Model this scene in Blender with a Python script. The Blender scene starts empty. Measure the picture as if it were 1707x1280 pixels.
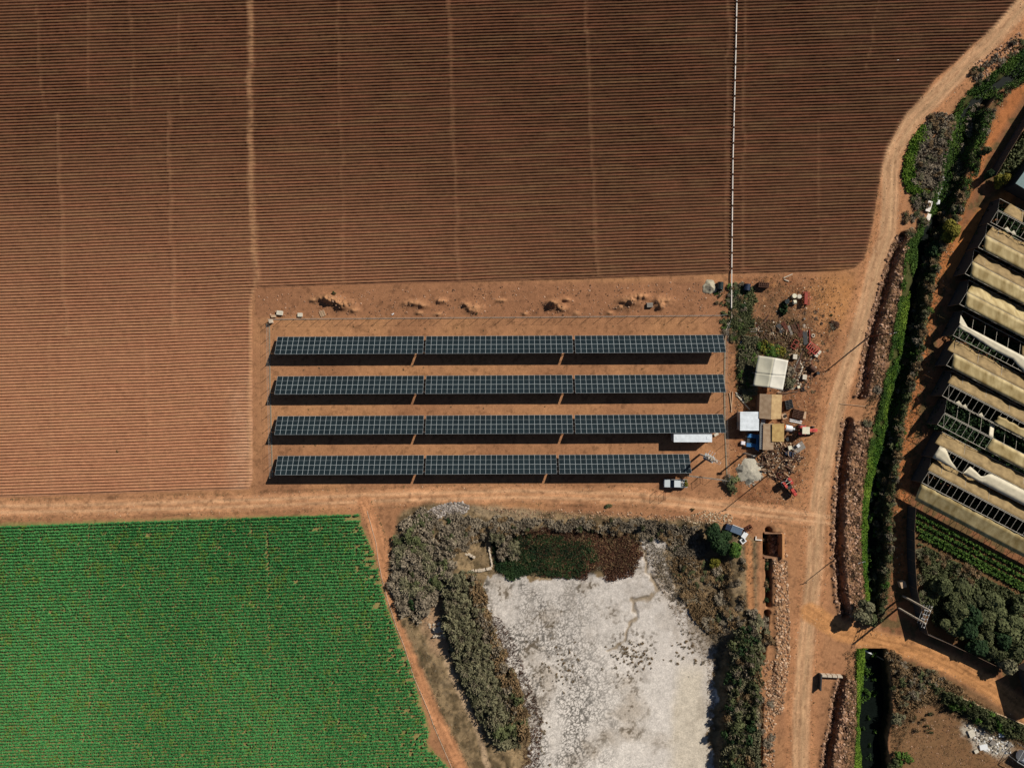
import bpy, math, random
import numpy as np
from mathutils import Vector, Matrix

# ------------------------------------------------------------------ camera, sky, sun
H = 148.0            # height of the camera above the yard
S = 0.125            # metres on the ground per photo pixel
CX, CY = 853.5, 640.0
scene = bpy.context.scene
COL = scene.collection
cd = bpy.data.cameras.new('camera'); cam = bpy.data.objects.new('camera', cd); COL.objects.link(cam)
cam.location = (0, 0, H); cam.rotation_euler = (0, 0, 0)
cd.sensor_fit = 'HORIZONTAL'; cd.angle = 2*math.atan(853.5*S/H); cd.clip_start = 1; cd.clip_end = 9000
scene.camera = cam
scene.render.resolution_x = 1024; scene.render.resolution_y = 767
EL = math.radians(38.5)
SD = Vector((0.78*math.cos(EL), 0.625*math.cos(EL), math.sin(EL))).normalized()   # towards the sun
wd = bpy.data.worlds.new('World'); scene.world = wd; wd.use_nodes = True
nt = wd.node_tree; bg = nt.nodes['Background']
sky = nt.nodes.new('ShaderNodeTexSky'); sky.sky_type = 'NISHITA'; sky.sun_disc = False
sky.sun_elevation = EL; sky.sun_rotation = math.atan2(SD.x, SD.y); sky.altitude = 200; sky.air_density = 0.6; sky.dust_density = 0.3
nt.links.new(sky.outputs[0], bg.inputs[0]); bg.inputs[1].default_value = 0.05
sl = bpy.data.lights.new('sun', 'SUN'); sl.energy = 4.8; sl.angle = math.radians(0.5); sl.color = (1.0, 0.95, 0.87)
so = bpy.data.objects.new('sun', sl); COL.objects.link(so); so.rotation_euler = SD.to_track_quat('Z', 'Y').to_euler()
so.location = (60, 50, 60)
scene.view_settings.view_transform = 'Standard'; scene.view_settings.look = 'None'
scene.view_settings.exposure = 0.0; scene.view_settings.gamma = 1.0

# ------------------------------------------------------------------ helpers
R = random.Random(7)
RN = np.random.default_rng(11)
def W(px, py, h=0.0):
    k = S*(1-h/H); return ((px-CX)*k, (CY-py)*k)
def lin(c):
    c = np.asarray(c, float)/255.0
    return np.where(c <= 0.04045, c/12.92, ((c+0.055)/1.055)**2.4)
def alb(r, g, b, k=1.0):
    v = lin((r, g, b))*k; return (float(v[0]), float(v[1]), float(v[2]))

def link(o, parent=None):
    COL.objects.link(o)
    if parent is not None: o.parent = parent
    return o
def tag(o, label=None, cat=None, group=None, kind=None):
    if label: o['label'] = label
    if cat: o['category'] = cat
    if group: o['group'] = group
    if kind: o['kind'] = kind
    return o
def empty(name, x, y, z=0.0, rz=0.0, label=None, cat=None, group=None):
    o = bpy.data.objects.new(name, None); COL.objects.link(o)
    o.location = (x, y, z); o.rotation_euler = (0, 0, rz); o.empty_display_size = 0.3
    return tag(o, label, cat, group)

def fast_mesh(name, v, f, mat, col=None, parent=None, smooth=False):
    v = np.asarray(v, np.float32); f = np.asarray(f, np.int32); k = f.shape[1]
    me = bpy.data.meshes.new(name)
    me.vertices.add(len(v)); me.vertices.foreach_set('co', v.ravel())
    me.loops.add(f.size); me.loops.foreach_set('vertex_index', f.ravel())
    me.polygons.add(len(f)); me.polygons.foreach_set('loop_start', np.arange(len(f), dtype=np.int32)*k)
    me.polygons.foreach_set('loop_total', np.full(len(f), k, np.int32))
    me.polygons.foreach_set('use_smooth', np.full(len(f), smooth, bool))
    if col is not None:
        a = me.color_attributes.new('Col', 'FLOAT_COLOR', 'POINT')
        c4 = np.ones((len(v), 4), np.float32); c4[:, :3] = col
        a.data.foreach_set('color', c4.ravel())
    me.update(calc_edges=True)
    me.materials.append(mat)
    o = bpy.data.objects.new(name, me); link(o, parent)
    return o

class MB:
    def __init__(s): s.v = []; s.f = []; s.m = []
    def add(s, vs, fs, M=None, mi=0):
        b = len(s.v)
        for q in vs:
            q = Vector(q)
            if M is not None: q = M @ q
            s.v.append(tuple(q))
        for q in fs: s.f.append([b+i for i in q]); s.m.append(mi)
        return s
    def box(s, x0, y0, z0, x1, y1, z1, M=None, mi=0):
        vs = [(x0,y0,z0),(x1,y0,z0),(x1,y1,z0),(x0,y1,z0),(x0,y0,z1),(x1,y0,z1),(x1,y1,z1),(x0,y1,z1)]
        return s.add(vs, [(0,3,2,1),(4,5,6,7),(0,1,5,4),(1,2,6,5),(2,3,7,6),(3,0,4,7)], M, mi)
    def tube(s, a, b, r, n=8, r2=None, mi=0, cap=True):
        a = Vector(a); b = Vector(b); d = (b-a)
        if d.length < 1e-6: return s
        q = d.to_track_quat('Z', 'Y').to_matrix(); r2 = r if r2 is None else r2
        vs = []; 
        for (c, rr) in ((a, r), (b, r2)):
            for i in range(n):
                t = 2*math.pi*i/n; vs.append(tuple(c + q @ Vector((rr*math.cos(t), rr*math.sin(t), 0))))
        fs = [(i, (i+1) % n, n+(i+1) % n, n+i) for i in range(n)]
        if cap: fs += [tuple(range(n-1, -1, -1)), tuple(range(n, 2*n))]
        return s.add(vs, fs, None, mi)
    def bar(s, a, b, w, t, mi=0):
        a = Vector(a); b = Vector(b); d = b-a; L = d.length
        if L < 1e-6: return s
        q = d.to_track_quat('X', 'Z').to_matrix().to_4x4(); M = Matrix.Translation(a) @ q
        return s.box(0, -w/2, -t/2, L, w/2, t/2, M, mi)
    def ring(s, c, R0, r, ax='Z', n=16, m=6, mi=0, M=None):
        vs = []; fs = []
        for i in range(n):
            t = 2*math.pi*i/n
            for j in range(m):
                u = 2*math.pi*j/m; rr = R0 + r*math.cos(u); z = r*math.sin(u)
                p = (rr*math.cos(t), rr*math.sin(t), z)
                if ax == 'Y': p = (p[0], p[2], p[1])
                if ax == 'X': p = (p[2], p[0], p[1])
                vs.append((c[0]+p[0], c[1]+p[1], c[2]+p[2]))
        for i in range(n):
            for j in range(m):
                fs.append((i*m+j, ((i+1) % n)*m+j, ((i+1) % n)*m+(j+1) % m, i*m+(j+1) % m))
        return s.add(vs, fs, M, mi)
    def prism(s, prof, y0, y1, M=None, mi=0):       # profile in x,z extruded along y
        n = len(prof); vs = [(x, y0, z) for x, z in prof] + [(x, y1, z) for x, z in prof]
        fs = [tuple(range(n-1, -1, -1)), tuple(range(n, 2*n))] + [(i, (i+1) % n, n+(i+1) % n, n+i) for i in range(n)]
        return s.add(vs, fs, M, mi)
    def build(s, name, mats, parent=None, bevel=0.0, smooth=False):
        me = bpy.data.meshes.new(name); me.from_pydata(s.v, [], s.f); me.update()
        if not isinstance(mats, (list, tuple)): mats = [mats]
        for m in mats: me.materials.append(m)
        me.polygons.foreach_set('material_index', s.m)
        if smooth: me.polygons.foreach_set('use_smooth', [True]*len(s.f))
        o = bpy.data.objects.new(name, me); link(o, parent)
        if bevel:
            b = o.modifiers.new('bevel', 'BEVEL'); b.width = bevel; b.segments = 2; b.limit_method = 'ANGLE'
        return o
def copy_tree(o, parent=None):
    c = o.copy(); COL.objects.link(c)
    if parent is not None: c.parent = parent
    for ch in list(o.children): copy_tree(ch, c)
    return c

# ------------------------------------------------------------------ noise
def _lat(seed, n=256):
    return np.random.default_rng(seed).random((n, n)).astype(np.float32)
_L = {}
def vnoise(x, y, sc, seed=0):
    if seed not in _L: _L[seed] = _lat(seed)
    g = _L[seed]; n = g.shape[0]
    u = np.asarray(x, np.float64)/sc + 1000.3; v = np.asarray(y, np.float64)/sc + 1000.7
    i = np.floor(u).astype(np.int64); j = np.floor(v).astype(np.int64)
    fu = u-i; fv = v-j; fu = fu*fu*(3-2*fu); fv = fv*fv*(3-2*fv)
    i0 = i % n; i1 = (i+1) % n; j0 = j % n; j1 = (j+1) % n
    return (g[i0, j0]*(1-fu)*(1-fv) + g[i1, j0]*fu*(1-fv) + g[i0, j1]*(1-fu)*fv + g[i1, j1]*fu*fv)
def fbm(x, y, sc, oct=4, seed=0, gain=0.5):
    a = 1.0; t = 0; w = 0
    for k in range(oct):
        t = t + a*vnoise(x, y, sc/(2**k), seed+k); w += a; a *= gain
    return t/w       # 0..1
def sst(e0, e1, x):
    t = np.clip((x-e0)/(e1-e0), 0, 1); return t*t*(3-2*t)
def seg_dist(px, py, pts):
    """distance (photo px) to a polyline, and signed side offset (left of travel is positive)"""
    best = np.full(px.shape, 1e9); side = np.zeros(px.shape); tt = np.zeros(px.shape); acc = 0.0
    for (x0, y0), (x1, y1) in zip(pts[:-1], pts[1:]):
        dx, dy = x1-x0, y1-y0; L2 = dx*dx+dy*dy; L = math.sqrt(L2)
        t = np.clip(((px-x0)*dx+(py-y0)*dy)/L2, 0, 1)
        d = np.hypot(px-(x0+t*dx), py-(y0+t*dy)); s = ((px-x0)*dy-(py-y0)*dx)/L
        m = d < best; best = np.where(m, d, best); side = np.where(m, s, side); tt = np.where(m, acc+t*L, tt); acc += L
    return best, side, tt
def inside(px, py, poly):
    r = np.zeros(np.shape(px), bool); n = len(poly)
    for i in range(n):
        x0, y0 = poly[i]; x1, y1 = poly[(i+1) % n]
        if y0 == y1: continue
        c = ((y0 > py) != (y1 > py)) & (px < (x1-x0)*(py-y0)/(y1-y0)+x0); r ^= c
    return r
def sdf(px, py, poly):          # positive inside, photo px
    d, _, _ = seg_dist(px, py, list(poly)+[poly[0]])
    return np.where(inside(px, py, poly), d, -d)

# ------------------------------------------------------------------ layout in photo pixels
CANAL = np.array([(-40,1790,1815,1850),(60,1715,1735,1770),(96,1690,1707,1738),(127,1652,1676,1708),(155,1614,1630,1660),(189,1592,1606,1638),(219,1585,1598,1630),
 (250,1578,1593,1618),(286,1570,1582,1612),(333,1556,1566,1592),(374,1540,1550,1578),(410,1514,1532,1562),(432,1511,1533,1557),(474,1506,1524,1546),
 (519,1498,1517,1539),(566,1491,1510,1530),(601,1484,1503,1524),(645,1476,1491,1512),(690,1469,1483,1500),(720,1456,1480,1495),(758,1449,1470,1490),
 (805,1442,1458,1482),(859,1438,1450,1476),(918,1437,1450,1476),(953,1441,1449,1473),(1000,1445,1452,1466),(1035,1441,1447,1462),(1090,1429,1445,1478),
 (1146,1429,1441,1484),(1189,1430,1436,1486),(1232,1428,1437,1477),(1280,1424,1439,1482),(1400,1424,1439,1482)], float)
TR1 = [(1507,392),(1492,420),(1476,480),(1459,540),(1448,590),(1441,640),(1434,662)]
TR2 = [(1415,702),(1408,740),(1402,800),(1398,860),(1397,930),(1402,990),(1410,1026)]
TR3 = [(1404,1132),(1394,1165),(1391,1205),(1380,1250),(1374,1310)]
TR4 = [(1281,884),(1281,1010)]; TR5 = [(1279,1022),(1276,1052),(1271,1062),(1270,1096)]; TR6 = [(1268,1165),(1266,1310)]
ROAD = [(1740,-25),(1705,10),(1646,76),(1577,143),(1523,198),(1505,228),(1491,252),(1484,284),(1484,330),(1480,390),(1462,440),(1447,500),(1433,550),
        (1418,600),(1402,650),(1390,700),(1380,750),(1370,800),(1363,850),(1360,900),(1358,950),(1352,1000),(1345,1060),(1340,1120),(1336,1180),(1335,1240),(1334,1320)]
WROAD = [(-40,849),(200,845),(420,838),(640,829),(860,823),(1060,828),(1200,845),(1345,862)]
EROAD = [(1350,1020),(1400,1052),(1450,1066),(1530,1084),(1590,1110),(1650,1145),(1700,1180),(1760,1215)]
TRACK = [(608,838),(626,880),(640,935),(657,1000),(683,1070),(707,1140),(737,1212),(775,1290),(790,1330)]
FIELD = [(-90,-90),(1760,-90),(1696,0),(1663,42),(1626,72),(1595,103),(1560,131),(1536,163),(1509,194),(1487,232),(1473,271),(1465,313),(1456,368),(1449,403),
         (1441,432),(1424,447),(1395,453),(1230,456),(1118,460),(990,465),(770,471),(573,475),(430,479),(421,492),(421,800),(416,815),(200,822),(0,829),(-90,831)]
CROP = [(-90,873),(0,872),(300,864),(600,856),(603,872),(612,892),(627,927),(636,966),(645,1005),(662,1051),(676,1087),(687,1110),(698,1156),(709,1190),(716,1218),(712,1240),(735,1262),(755,1285),(765,1330),(-90,1330)]
POND = [(803,966),(830,960),(870,966),(905,968),(940,962),(985,960),(1030,965),(1052,950),(1062,930),(1060,908),(1085,898),(1112,912),(1116,945),(1128,985),(1150,1010),(1185,1035),
        (1196,1080),(1194,1130),(1197,1170),(1190,1210),(1184,1240),(1196,1280),(1196,1360),(870,1360),(876,1300),(884,1250),(880,1205),(862,1150),(840,1095),(822,1045),(808,1005)]
BASIN = [(790,880),(1180,870),(1225,900),(1222,1050),(1212,1280),(1212,1400),(850,1400),(850,1280),(800,1120),(765,1010),(760,930)]
SCRUB = [(668,850),(720,838),(800,842),(900,850),(1000,858),(1160,866),(1230,880),(1262,900),(1262,1310),(800,1330),(775,1270),(735,1190),(700,1110),(668,1040),(650,985),(648,930)]
YARD = [(1205,460),(1300,458),(1420,458),(1432,470),(1405,560),(1375,660),(1350,760),(1340,850),(1215,840),(1215,700),(1208,540)]
MOUNDS = [(545,497,14,6,0.9),(572,508,16,8,1.1),(556,502,10,5,0.7),(523,500,8,4,0.35),(590,518,8,4,0.4),(690,505,17,5,0.55),(706,510,8,4,0.5),(736,502,9,4,0.5),(790,515,13,7,0.6),(776,508,8,4,0.5),
          (922,506,12,7,1.0),(936,514,8,5,0.6),(944,500,7,3,0.5),(1048,502,17,8,1.0),(1066,494,12,5,0.9),(1105,502,15,7,0.7),(1100,512,8,5,0.5),(875,523,5,3,0.3),(960,523,6,4,0.3),(1016,522,5,3,0.3),
          (835,501,10,3,0.3),(700,522,8,3,0.3),(730,524,8,3,0.3),(1035,513,10,4,0.4)]

def canal_edges(py):
    return (np.interp(py, CANAL[:,0], CANAL[:,1]), np.interp(py, CANAL[:,0], CANAL[:,2]), np.interp(py, CANAL[:,0], CANAL[:,3]))

def height(X, Y):
    px = X/S+CX; py = CY-Y/S
    z = (fbm(X, Y, 1.3, 3, 3)-0.5)*0.07 + (fbm(X, Y, 14, 2, 9)-0.5)*0.12
    # canal
    L, G, Rr = canal_edges(py)
    jit = (fbm(X, Y, 1.6, 3, 21)-0.5)*6; u = px + jit
    prof = np.interp
    t = np.where(u < G, -1.3*np.clip((u-L)/(G-L), 0, 1),
        np.where(u < G+4, -1.3-1.3*(u-G)/4, np.where(u < Rr-5, -2.6, -2.6*np.clip((Rr+3-u)/8, 0, 1))))
    t = np.where((u < L) | (u > Rr+3), 0, t)
    plug = 1-sst(5, 0, np.abs(py-1060)-20); plug = np.clip(plug, 0, 1)
    z = z + t*plug
    # berms and side trenches
    lump = fbm(X, Y, 1.5, 4, 31)
    for T, dep, hw in ((TR1,1.0,6.5),(TR2,1.15,6.5),(TR3,1.0,7),(TR4,1.3,5),(TR5,1.1,5.5),(TR6,0.9,4.5)):
        d, s, _ = seg_dist(px, py, T); d = d + (lump-0.5)*5
        z = z - dep*sst(hw+1.5, hw-3.5, d)
    for T, right in ((TR1, L), (TR2, L), (TR3, L)):
        d, s, _ = seg_dist(px, py, T)
        c = np.interp(py, [q[1] for q in T], [q[0] for q in T]); y0, y1 = T[0][1], T[-1][1]
        m = sst(y0-6, y0+8, py)*sst(y1+8, y1-6, py)
        b = sst(c+5, c+11, px)*sst(right+1, right-7, px)*m
        z = z + b*(0.35+1.5*(lump-0.30)*0.8)
        b2 = sst(c-15, c-11, px)*sst(c-5, c-9, px)*m
        z = z + b2*(0.5*(lump-0.2))
    # heaped rows beside the road south
    for T in (TR4, TR5):
        d, s, _ = seg_dist(px, py, [(1298,884),(1300,1180)])
    z = z + 0.5*sst(13, 5, d)*lump + 0.25*sst(9, 3, seg_dist(px, py, [(1262,905),(1262,1290)])[0])*lump
    # pond
    sp = sdf(px, py, BASIN); z = z - 1.5*sst(-4, 24, sp+(lump-0.5)*10)
    si = sdf(px, py, POND)
    sc = sst(-6, 10, sdf(px, py, SCRUB)); z = z + sc*(1-sst(-4, 3, si))*(fbm(X, Y, 2.2, 4, 41)-0.5)*0.55
    ch, _, _ = seg_dist(px+(fbm(X, Y, 1.6, 2, 291)-.5)*12, py+(fbm(X, Y, 1.6, 2, 295)-.5)*12, [(1060,905),(1080,925),(1082,955),(1100,985),(1085,1000),(1058,1002),(1064,1030),(1050,1050),(1040,1075),(1015,1088)])
    z = z - 0.22*sst(4, 0.5, ch)
    z = z - 1.9*sst(-2, 2, sdf(px, py, [(1273,889),(1302,889),(1302,929),(1273,929)]))
    # mounds
    for mx, my, a, b, hh in MOUNDS:
        q = ((px-mx)/a)**2 + ((py-my)/b)**2
        z = z + 1.5*hh*np.exp(-q*1.1)*(0.2+1.5*fbm(X, Y, 0.8, 3, 51, .7))
    # road crowns and ruts
    dr, s, _ = seg_dist(px, py, ROAD); rd = sst(20, 12, dr)
    z = z*(1-0.8*rd) - 0.05*np.exp(-((np.abs(s)-5.5)/2.2)**2)*rd
    q = ((px-1250)/13.0)**2+((py-787)/12.0)**2
    return z

def mixc(c, col, m):
    m = m[..., None]; return c*(1-m) + np.asarray(col)[None, :]*m if c.ndim == 2 else c*(1-m)+np.asarray(col)*m

K = 1.0
def colour(X, Y):
    px = X/S+CX; py = CY-Y/S
    n1 = fbm(X, Y, 9, 4, 61); n2 = fbm(X, Y, 1.4, 3, 71); n3 = fbm(X, Y, 0.5, 2, 81); n4 = fbm(X, Y, 30, 3, 91)
    c = np.empty(X.shape+(3,)); c[...] = alb(160, 116, 86, K)
    c = mixc(c, alb(174, 128, 92, K), sst(0.4, 0.85, n1)*0.7); c = mixc(c, alb(142, 100, 74, K), sst(0.6, 0.15, n1)*0.6)
    # fields
    fs = sdf(px, py, FIELD)
    top = np.clip((700-py)/700, 0, 1); rt = np.clip((px-300)/1100, 0, 1)
    fc = np.empty(X.shape+(3,)); fc[...] = alb(166, 124, 97, K)
    fc = mixc(fc, alb(98, 70, 52, K), sst(-0.05, 0.8, top)*0.95); fc = mixc(fc, alb(74, 52, 38, K), sst(0, .7, rt)*sst(0, .3, top)*0.6)
    row = ((py + 0.034*px)/5.12).astype(int)
    rr = np.random.default_rng(5).random(4000)[np.clip(row+500, 0, 3999)]
    rs = vnoise(X+rr*300, row*7.3, 6.0, 101)
    fc = mixc(fc, alb(150, 98, 76, K), np.clip(rs-0.45, 0, 1)*0.45); fc = mixc(fc, alb(160, 134, 98, K), np.clip(0.45-rs, 0, 1)*0.35)
    fc = mixc(fc, alb(196, 166, 140, K), sst(40, 5, np.abs(px-405))*sst(560, 700, py)*0.5*n2)
    for x0, y0, x1, y1, w in TRACKS:
        cx = x0+(x1-x0)*np.clip((py-y0)/(y1-y0), 0, 1)+(vnoise(0*py+x0, py*S, 4.0, 171)-.5)*6; m = sst(w*.75, w*0.3, np.abs(px-cx))*(py > y0)*(py < y1)
        fc = mixc(fc, alb(170, 134, 102, K), m*sst(0.3, 0.6, n2+0.3*n3)*(0.5 if w > 4 else 0.10))
    fc = fc*np.array([1.02, .96, .95]); m = sst(-1.5, 1.5, fs+(n3-0.5)*2)
    c = c*(1-m[..., None]) + fc*m[..., None]
    # headland strip between field and panels is browner
    hs = sst(-34, -24, -np.abs(py-505)*0+(-np.abs(py-500)))*(px > 425)*(px < 1210)
    c = mixc(c, alb(140, 98, 74, K), hs*0.75*(0.6+0.5*n1))
    for mx, my, a_, b_, hh in MOUNDS: c = mixc(c, alb(186, 142, 106, K), np.exp(-(((px-mx)/a_)**2+((py-my)/b_)**2)*1.2)*.55)
    # crops soil
    cs = sst(-3, 3, sdf(px, py, CROP)+(n2-0.5)*5)
    c = mixc(c, alb(134, 128, 82, K), cs*0.85*1.0)
    # yard
    ys = sst(-4, 12, sdf(px, py, YARD)); c = mixc(c, alb(132, 88, 62, K), ys*(.25+.75*sst(0.40, 0.60, n2))*0.8)
    c = mixc(c, alb(104, 80, 60, K), sst(95, 40, np.hypot(px-1292, py-565)+(n1-.5)*60)*0.85*(.4+.6*sst(0.3, 0.55, n2)))
    c = mixc(c, alb(104, 80, 62, K), sst(60, 25, np.hypot(px-1300, py-750)+(n1-.5)*50)*0.7)
    c = mixc(c, alb(196, 142, 98, K), ys*sst(.60, .72, fbm(X, Y, 1.1, 4, 297, .7))*.45)
    c = mixc(c, alb(190, 136, 88, K), sst(70, 20, np.hypot(px-1400, py-500))*0.6)
    # roads
    wob = (n2-0.5)*4
    def streak(c, d, s, t, hw, amt=.5):
        k = fbm(s*S*1.0, t*S*.10, .5, 3, 181, .6); k2 = fbm(s*S*1.0, t*S*.5, .9, 3, 191, .6); m = sst(hw+3, hw-3, d)*amt
        c = c*(1+m*((k-.5)*.9+(k2-.5)*.55))[..., None]; return mixc(c, alb(120, 84, 60, K), m*.6*sst(.66, .78, k2))
    dr, s, tr_ = seg_dist(px, py, ROAD); c = mixc(c, alb(176, 126, 92, K), sst(34, 20, dr+wob)*0.9*sst(1, -3, fs))
    c = mixc(c, alb(188, 148, 116, K), sst(18, 10, dr+wob*0.6)*0.95)
    c = mixc(c, alb(172, 142, 112, K), (np.exp(-((s-3)/3.6)**2)+0.6*np.exp(-((s+9)/2.5)**2))*0.55)
    c = streak(c, dr, s, tr_, 19, .8)
    dw, sw, tw_ = seg_dist(px, py, WROAD); c = mixc(c, alb(190, 140, 105, K), sst(18, 9, dw+wob)*0.85)
    c = mixc(c, alb(206, 166, 132, K), (np.exp(-((sw-5)/3.0)**2)+np.exp(-((sw+5.5)/2.8)**2))*0.6)
    c = streak(c, dw, sw, tw_, 20, .8)
    de, se, te_ = seg_dist(px, py, EROAD); c = mixc(c, alb(192, 138, 92, K), sst(20, 12, de+wob)*0.92)
    c = mixc(c, alb(150, 104, 66, K), np.exp(-((np.abs(se)-4.0)/1.6)**2)*0.5*sst(19, 12, de))
    c = streak(c, de, se, te_, 15, .8)
    dt, st, tt_ = seg_dist(px, py, TRACK); c = mixc(c, alb(188, 134, 98, K), sst(15, 9, dt+wob)*0.9); c = streak(c, dt, st, tt_, 11, .8)
    # scrub ground round the pond
    ss = sst(-5, 6, sdf(px, py, SCRUB)+(n2-0.5)*9)
    g = mixc(np.broadcast_to(np.array(alb(138, 118, 92, K)), c.shape).copy(), alb(98, 84, 64, K), sst(0.42, 0.66, n2))
    g = mixc(g, alb(160, 140, 116, K), sst(0.6, 0.75, n1)*0.7)
    c = c*(1-ss[..., None]) + g*ss[..., None]
    lt, _, _ = seg_dist(px, py, [(724,1040),(742,1090),(760,1140),(785,1190),(800,1225),(815,1290)])
    c = mixc(c, alb(182, 156, 130, K), sst(8, 2, lt+(n2-0.5)*7)*0.85)
    c = mixc(c, alb(186, 130, 90, K), sst(9, 3, seg_dist(px, py, [(1248,905),(1250,960),(1252,1010)])[0])*0.8)
    c = mixc(c, alb(172, 140, 114, K), ss*sst(24, 8, seg_dist(px, py, [(702,985),(716,1030),(735,1075)])[0]+(n2-.5)*16)*.8)
    # pond bed
    si = sdf(px, py, POND)+(n2-0.5)*22+(n3-0.5)*8
    pb = mixc(np.broadcast_to(np.array(alb(198, 191, 189, K)), c.shape).copy(), alb(224, 217, 214, K), sst(900, 1250, py)*sst(1200, 1020, px)*0.8)
    pb = mixc(pb, alb(150, 134, 116, K), sst(0.52, 0.72, n1)*0.55)
    pb = mixc(pb, alb(196, 184, 166, K), sst(40, 10, np.abs(px-1150+(n1-.5)*60))*sst(1090, 1140, py)*.6)
    pb = mixc(pb, alb(128, 116, 104, K), sst(.55, .75, fbm(X, Y, 4.5, 4, 281, .65))*.28)
    wx = (fbm(X, Y, 1.2, 3, 261)-.5)*1.1; cell = np.minimum(worley(X+wx, Y-wx, 0.62), worley(X-wx+50, Y+wx, 1.7)*1.6)
    crack = sst(0.26, 0.04, cell)*(.35+.9*sst(.35, .65, fbm(X, Y, 5, 3, 271)))*sst(1080, 860, px-0.35*(py-1000)+(n1-0.5)*120)
    pb = mixc(pb, alb(70, 66, 62, K), crack*0.72)
    spk = sst(0.56, 0.68, fbm(X, Y, 0.8, 3, 131, .8))*sst(0.42, 0.62, n1+0.4*np.exp(-(((px-1062)/48)**2+((py-1092)/30)**2))-.1*sst(1120, 1180, py))
    pb = mixc(pb, alb(84, 72, 56, K), spk*0.8)
    pm = sst(-2, 2.5, si); c = c*(1-pm[..., None]) + pb*pm[..., None]
    chd, _, _ = seg_dist(px+(fbm(X, Y, 1.6, 2, 291)-.5)*12, py+(fbm(X, Y, 1.6, 2, 295)-.5)*12, [(1060,905),(1080,925),(1082,955),(1100,985),(1085,1000),(1058,1002),(1064,1030),(1050,1050),(1040,1075),(1015,1088)])
    c = mixc(c, alb(128, 110, 86, K), sst(5, 1, chd+(n2-0.5)*7)*0.75)
    east = sst(1118, 1190, px+(n2-0.5)*60)*sst(1225, 1200, px)*sst(890, 930, py)*sst(1130, 1050, py)
    c = mixc(c, alb(112, 96, 76, K), east*0.85)
    vg = sst(-6, 6, sdf(px, py, [(825,890),(1055,888),(1068,925),(1050,952),(980,960),(830,962)])+(n2-0.5)*10)
    c = mixc(c, alb(48, 42, 30, K), vg*0.9)
    # berms
    L, G, Rr = canal_edges(py)
    bz = 0*px
    for T in (TR1, TR2, TR3):
        cc = np.interp(py, [q[1] for q in T], [q[0] for q in T]); m = sst(T[0][1]-8, T[0][1]+4, py)*sst(T[-1][1]+8, T[-1][1]-4, py)
        bz = np.maximum(bz, sst(cc-14, cc-8, px+wob)*sst(L+2, L-2, px)*m)
    bc = mixc(np.broadcast_to(np.array(alb(154, 118, 92, K)), c.shape).copy(), alb(112, 84, 64, K), sst(0.4, 0.62, n2))
    bc = mixc(bc, alb(176, 132, 102, K), sst(0.6, 0.72, n3)*0.6)
    c = c*(1-bz[..., None]) + bc*bz[..., None]
    for T, hw_ in ((TR1, 5), (TR2, 5), (TR3, 5), (TR4, 5.5), (TR5, 5), (TR6, 4)): c = mixc(c, alb(54, 42, 32, K), sst(hw_, hw_-4, seg_dist(px, py, T)[0]+(n2-.5)*5)*.85)  # trench centres darkened, their shade put into the soil colour
    c = mixc(c, alb(44, 36, 30, K), sst(-1, 1, sdf(px, py, [(1274,890),(1301,890),(1301,928),(1274,928)])))  # pit floor near black, deep shade painted into the ground colour
    rk = sst(16, 8, seg_dist(px, py, [(1296,890),(1302,1000),(1303,1100),(1290,1180)])[0]+wob)
    c = mixc(c, alb(158, 122, 92, K), rk*0.8*sst(0.3, 0.6, n2)); 
    # east of the canal
    eb = sst(-2, 6, px-Rr-2)
    ec = mixc(np.broadcast_to(np.array(alb(132, 92, 66, K)), c.shape).copy(), alb(104, 84, 58, K), sst(0.45, 0.6, n2))
    ec = mixc(ec, alb(176, 112, 70, K), sst(16, 4, seg_dist(px, py, [(1760,40),(1700,150),(1650,230),(1615,310),(1600,350),(1575,430),(1550,520),(1535,600),(1522,680),(1512,760),(1502,860),(1500,960)])[0]+wob)*0.85)
    ec = mixc(ec, alb(190, 122, 70, K), sst(20, 6, seg_dist(px, py, [(1680,330),(1640,360),(1610,400),(1585,450)])[0])*0.8)
    grv = sst(-8, 4, sdf(px, py, [(1525,860),(1760,980),(1760,1140),(1540,1050),(1518,960)])); ec = mixc(ec, alb(98, 76, 52, K), grv*0.8*sst(0.3, 0.55, n1+0.2*n2))
    sth = sst(1085, 1100, py-0.35*(px-1480)); ec = mixc(ec, alb(124, 94, 68, K), sth*0.9)
    ec = mixc(ec, alb(186, 180, 170, K), sst(26, 8, seg_dist(px, py, [(1618,1212),(1640,1232),(1676,1246)])[0]+(n2-.5)*26)*.8)
    ec = mixc(ec, alb(60, 54, 40, K), sst(14, 4, seg_dist(px, py, [(1560,1165),(1610,1192),(1660,1220),(1712,1240)])[0]+(n2-.5)*12)*.7)
    eb = eb*(1-sst(24, 14, de)); c = c*(1-eb[..., None]) + ec*eb[..., None]
    # canal banks and bed
    cb = sst(-1, 1, np.minimum(px-L, Rr+1-px))*(1-sst(26, 18, np.abs(py-1060)))
    bk = mixc(np.broadcast_to(np.array(alb(70, 72, 40, K)), c.shape).copy(), alb(44, 40, 30, K), sst(-2, 3, px-G))
    c = c*(1-cb[..., None]) + bk*cb[..., None]
    # grain
    gr = (0.86+0.28*n3)*(0.92+0.16*fbm(X, Y, 0.3, 1, 141))
    mid = fbm(X, Y, 3.2, 4, 151, 0.7); c = c*gr[..., None]*(1+.28*(mid-.5)*sst(2, -2, fs))[..., None]
    dk = sst(0.60, 0.72, fbm(X, Y, 0.9, 3, 161, 0.7))*(fs < 0)*(si < 0)*sst(8, 20, dr); c = c*(1-0.28*dk)[..., None]
    c = c*np.array([1.03, 1.0, 0.90])
    out = np.clip(c, 0.004, 0.9)
    lum = out.mean(axis=-1, keepdims=True)
    return out

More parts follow.
